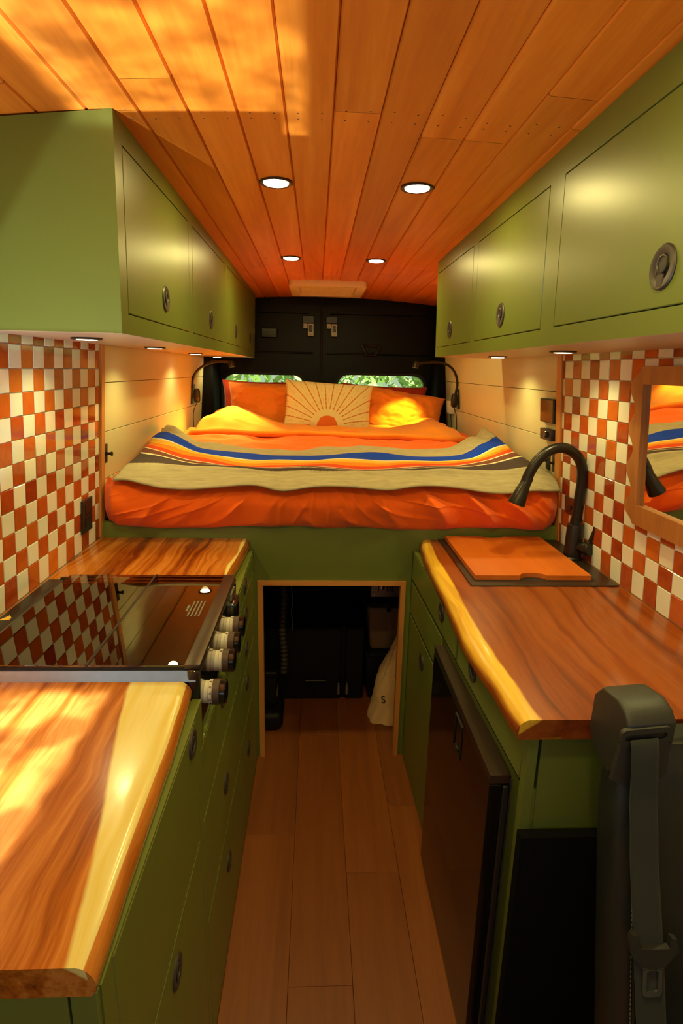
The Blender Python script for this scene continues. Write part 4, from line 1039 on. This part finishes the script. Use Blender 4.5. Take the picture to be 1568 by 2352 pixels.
def gobo(l, build):
    """give a spotlight a shaped, leaf-dappled beam; build(node helper, x, y) works on the direction (x, y per unit depth)"""
    l.use_nodes = True; t_ = l.node_tree; t_.nodes.clear()
    h = N.__new__(N); h.t = t_; o = t_.nodes.new('ShaderNodeOutputLight'); e = t_.nodes.new('ShaderNodeEmission'); e.inputs[0].default_value = (1, 1, 1, 1)
    g_ = t_.nodes.new('ShaderNodeTexCoord'); sp_ = h.n('SeparateXYZ', {0: g_.outputs['Normal']})
    x = h.math('DIVIDE', sp_.outputs[0], h.math('ABSOLUTE', sp_.outputs[2])); y = h.math('DIVIDE', sp_.outputs[1], h.math('ABSOLUTE', sp_.outputs[2]))
    t_.links.new(build(h, x, y), e.inputs[1]); t_.links.new(e.outputs[0], o.inputs[0])
def step(h, v, edge, wdt):      # 0 below edge, 1 above
    m = h.n('MapRange', {0: v, 1: edge-wdt, 2: edge+wdt, 3: 0.0, 4: 1.0}); m.interpolation_type = 'SMOOTHSTEP'; return m.outputs[0]
# sunlight thrown up from the bright worktop onto the ceiling and the cabinet's end panel, plus an added even fill
SX, SY, SZ = -.60, .80, 1.00
b = spot('sun_bounce_fill', (SX, SY, SZ), (SX, SY, 3), 85, (.88, 1.0, 1.2), 140, .2, .004); b.rotation_euler = (PI, 0, 0); H = .97
def up(h, x, y):
    u = h.math('ADD', h.math('MULTIPLY', x, H), SX); v = h.math('ADD', h.math('MULTIPLY', y, -H), SY)
    nv = h.n('CombineXYZ', {0: u, 1: v}).outputs[0]
    nn = h.n('TexNoise', {'Vector': nv, 'Scale': 9.0, 'Detail': 2.0, 'Roughness': .5}).outputs[0]
    dap = step(h, nn, .5, .22)
    right = h.math('SUBTRACT', 1.0, step(h, u, -.045, .012)); far = h.math('SUBTRACT', 1.0, step(h, v, 1.262, .006))
    left = step(h, u, -.47, .02)
    tab = h.math('MULTIPLY', h.math('MULTIPLY', step(h, u, -.082, .006), h.math('SUBTRACT', 1.0, step(h, u, -.035, .012))), h.math('SUBTRACT', 1.0, step(h, v, 1.37, .01)))
    roof = h.math('MAXIMUM', h.math('MULTIPLY', h.math('MULTIPLY', right, far), left), tab)
    # the part of the beam that strikes the end panel
    pl = step(h, h.math('ADD', u, h.math('MULTIPLY', h.math('SUBTRACT', v, 1.25), 1.25)), -.475, .02)
    pr = h.math('SUBTRACT', 1.0, step(h, h.math('SUBTRACT', u, h.math('MULTIPLY', h.math('SUBTRACT', v, 1.25), .41)), -.391, .001))
    panel = h.math('MULTIPLY', h.math('MULTIPLY', h.math('MULTIPLY', pl, pr), step(h, v, 1.25, .004)), h.math('SUBTRACT', 1.0, step(h, v, 1.572, .004)))
    return h.math('ADD', h.math('MULTIPLY', roof, h.math('ADD', .30, h.math('MULTIPLY', dap, 1.1))), h.math('ADD', h.math('MULTIPLY', panel, .24), .16))  # the constant is an even fill, added to brighten the front ceiling
gobo(b.data, up)
# the sun on the near worktop, dappled by leaves
b = spot('worktop_sun', (-.56, .40, 1.90), (-.56, .40, 0), 240, (.88, 1.0, 1.35), 110, .2, .004); b.rotation_euler = (0, 0, 0); H2 = .995
def down(h, x, y):
    u = h.math('ADD', h.math('MULTIPLY', x, H2), -.56); v = h.math('ADD', h.math('MULTIPLY', y, H2), .40)
    nn = h.n('TexNoise', {'Vector': h.n('CombineXYZ', {0: u, 1: v}).outputs[0], 'Scale': 9.0, 'Detail': 2.0, 'Roughness': .5}).outputs[0]
    r_ = h.math('SUBTRACT', 1.0, step(h, h.math('ADD', u, h.math('MULTIPLY', h.math('SUBTRACT', nn, .5), .10)), -.385, .022))
    r_ = h.math('MULTIPLY', r_, step(h, u, -.755, .01))
    return h.math('MULTIPLY', h.math('MULTIPLY', r_, h.math('MULTIPLY', step(h, v, .50, .03), h.math('SUBTRACT', 1.0, step(h, v, .965, .02)))), h.math('ADD', .25, step(h, nn, .5, .12)))
gobo(b.data, down)

SC.view_settings.view_transform = 'Standard'; SC.view_settings.look = 'None'; SC.view_settings.gamma = 1.0; SC.view_settings.use_curve_mapping = False; SC.view_settings.exposure = 0.0
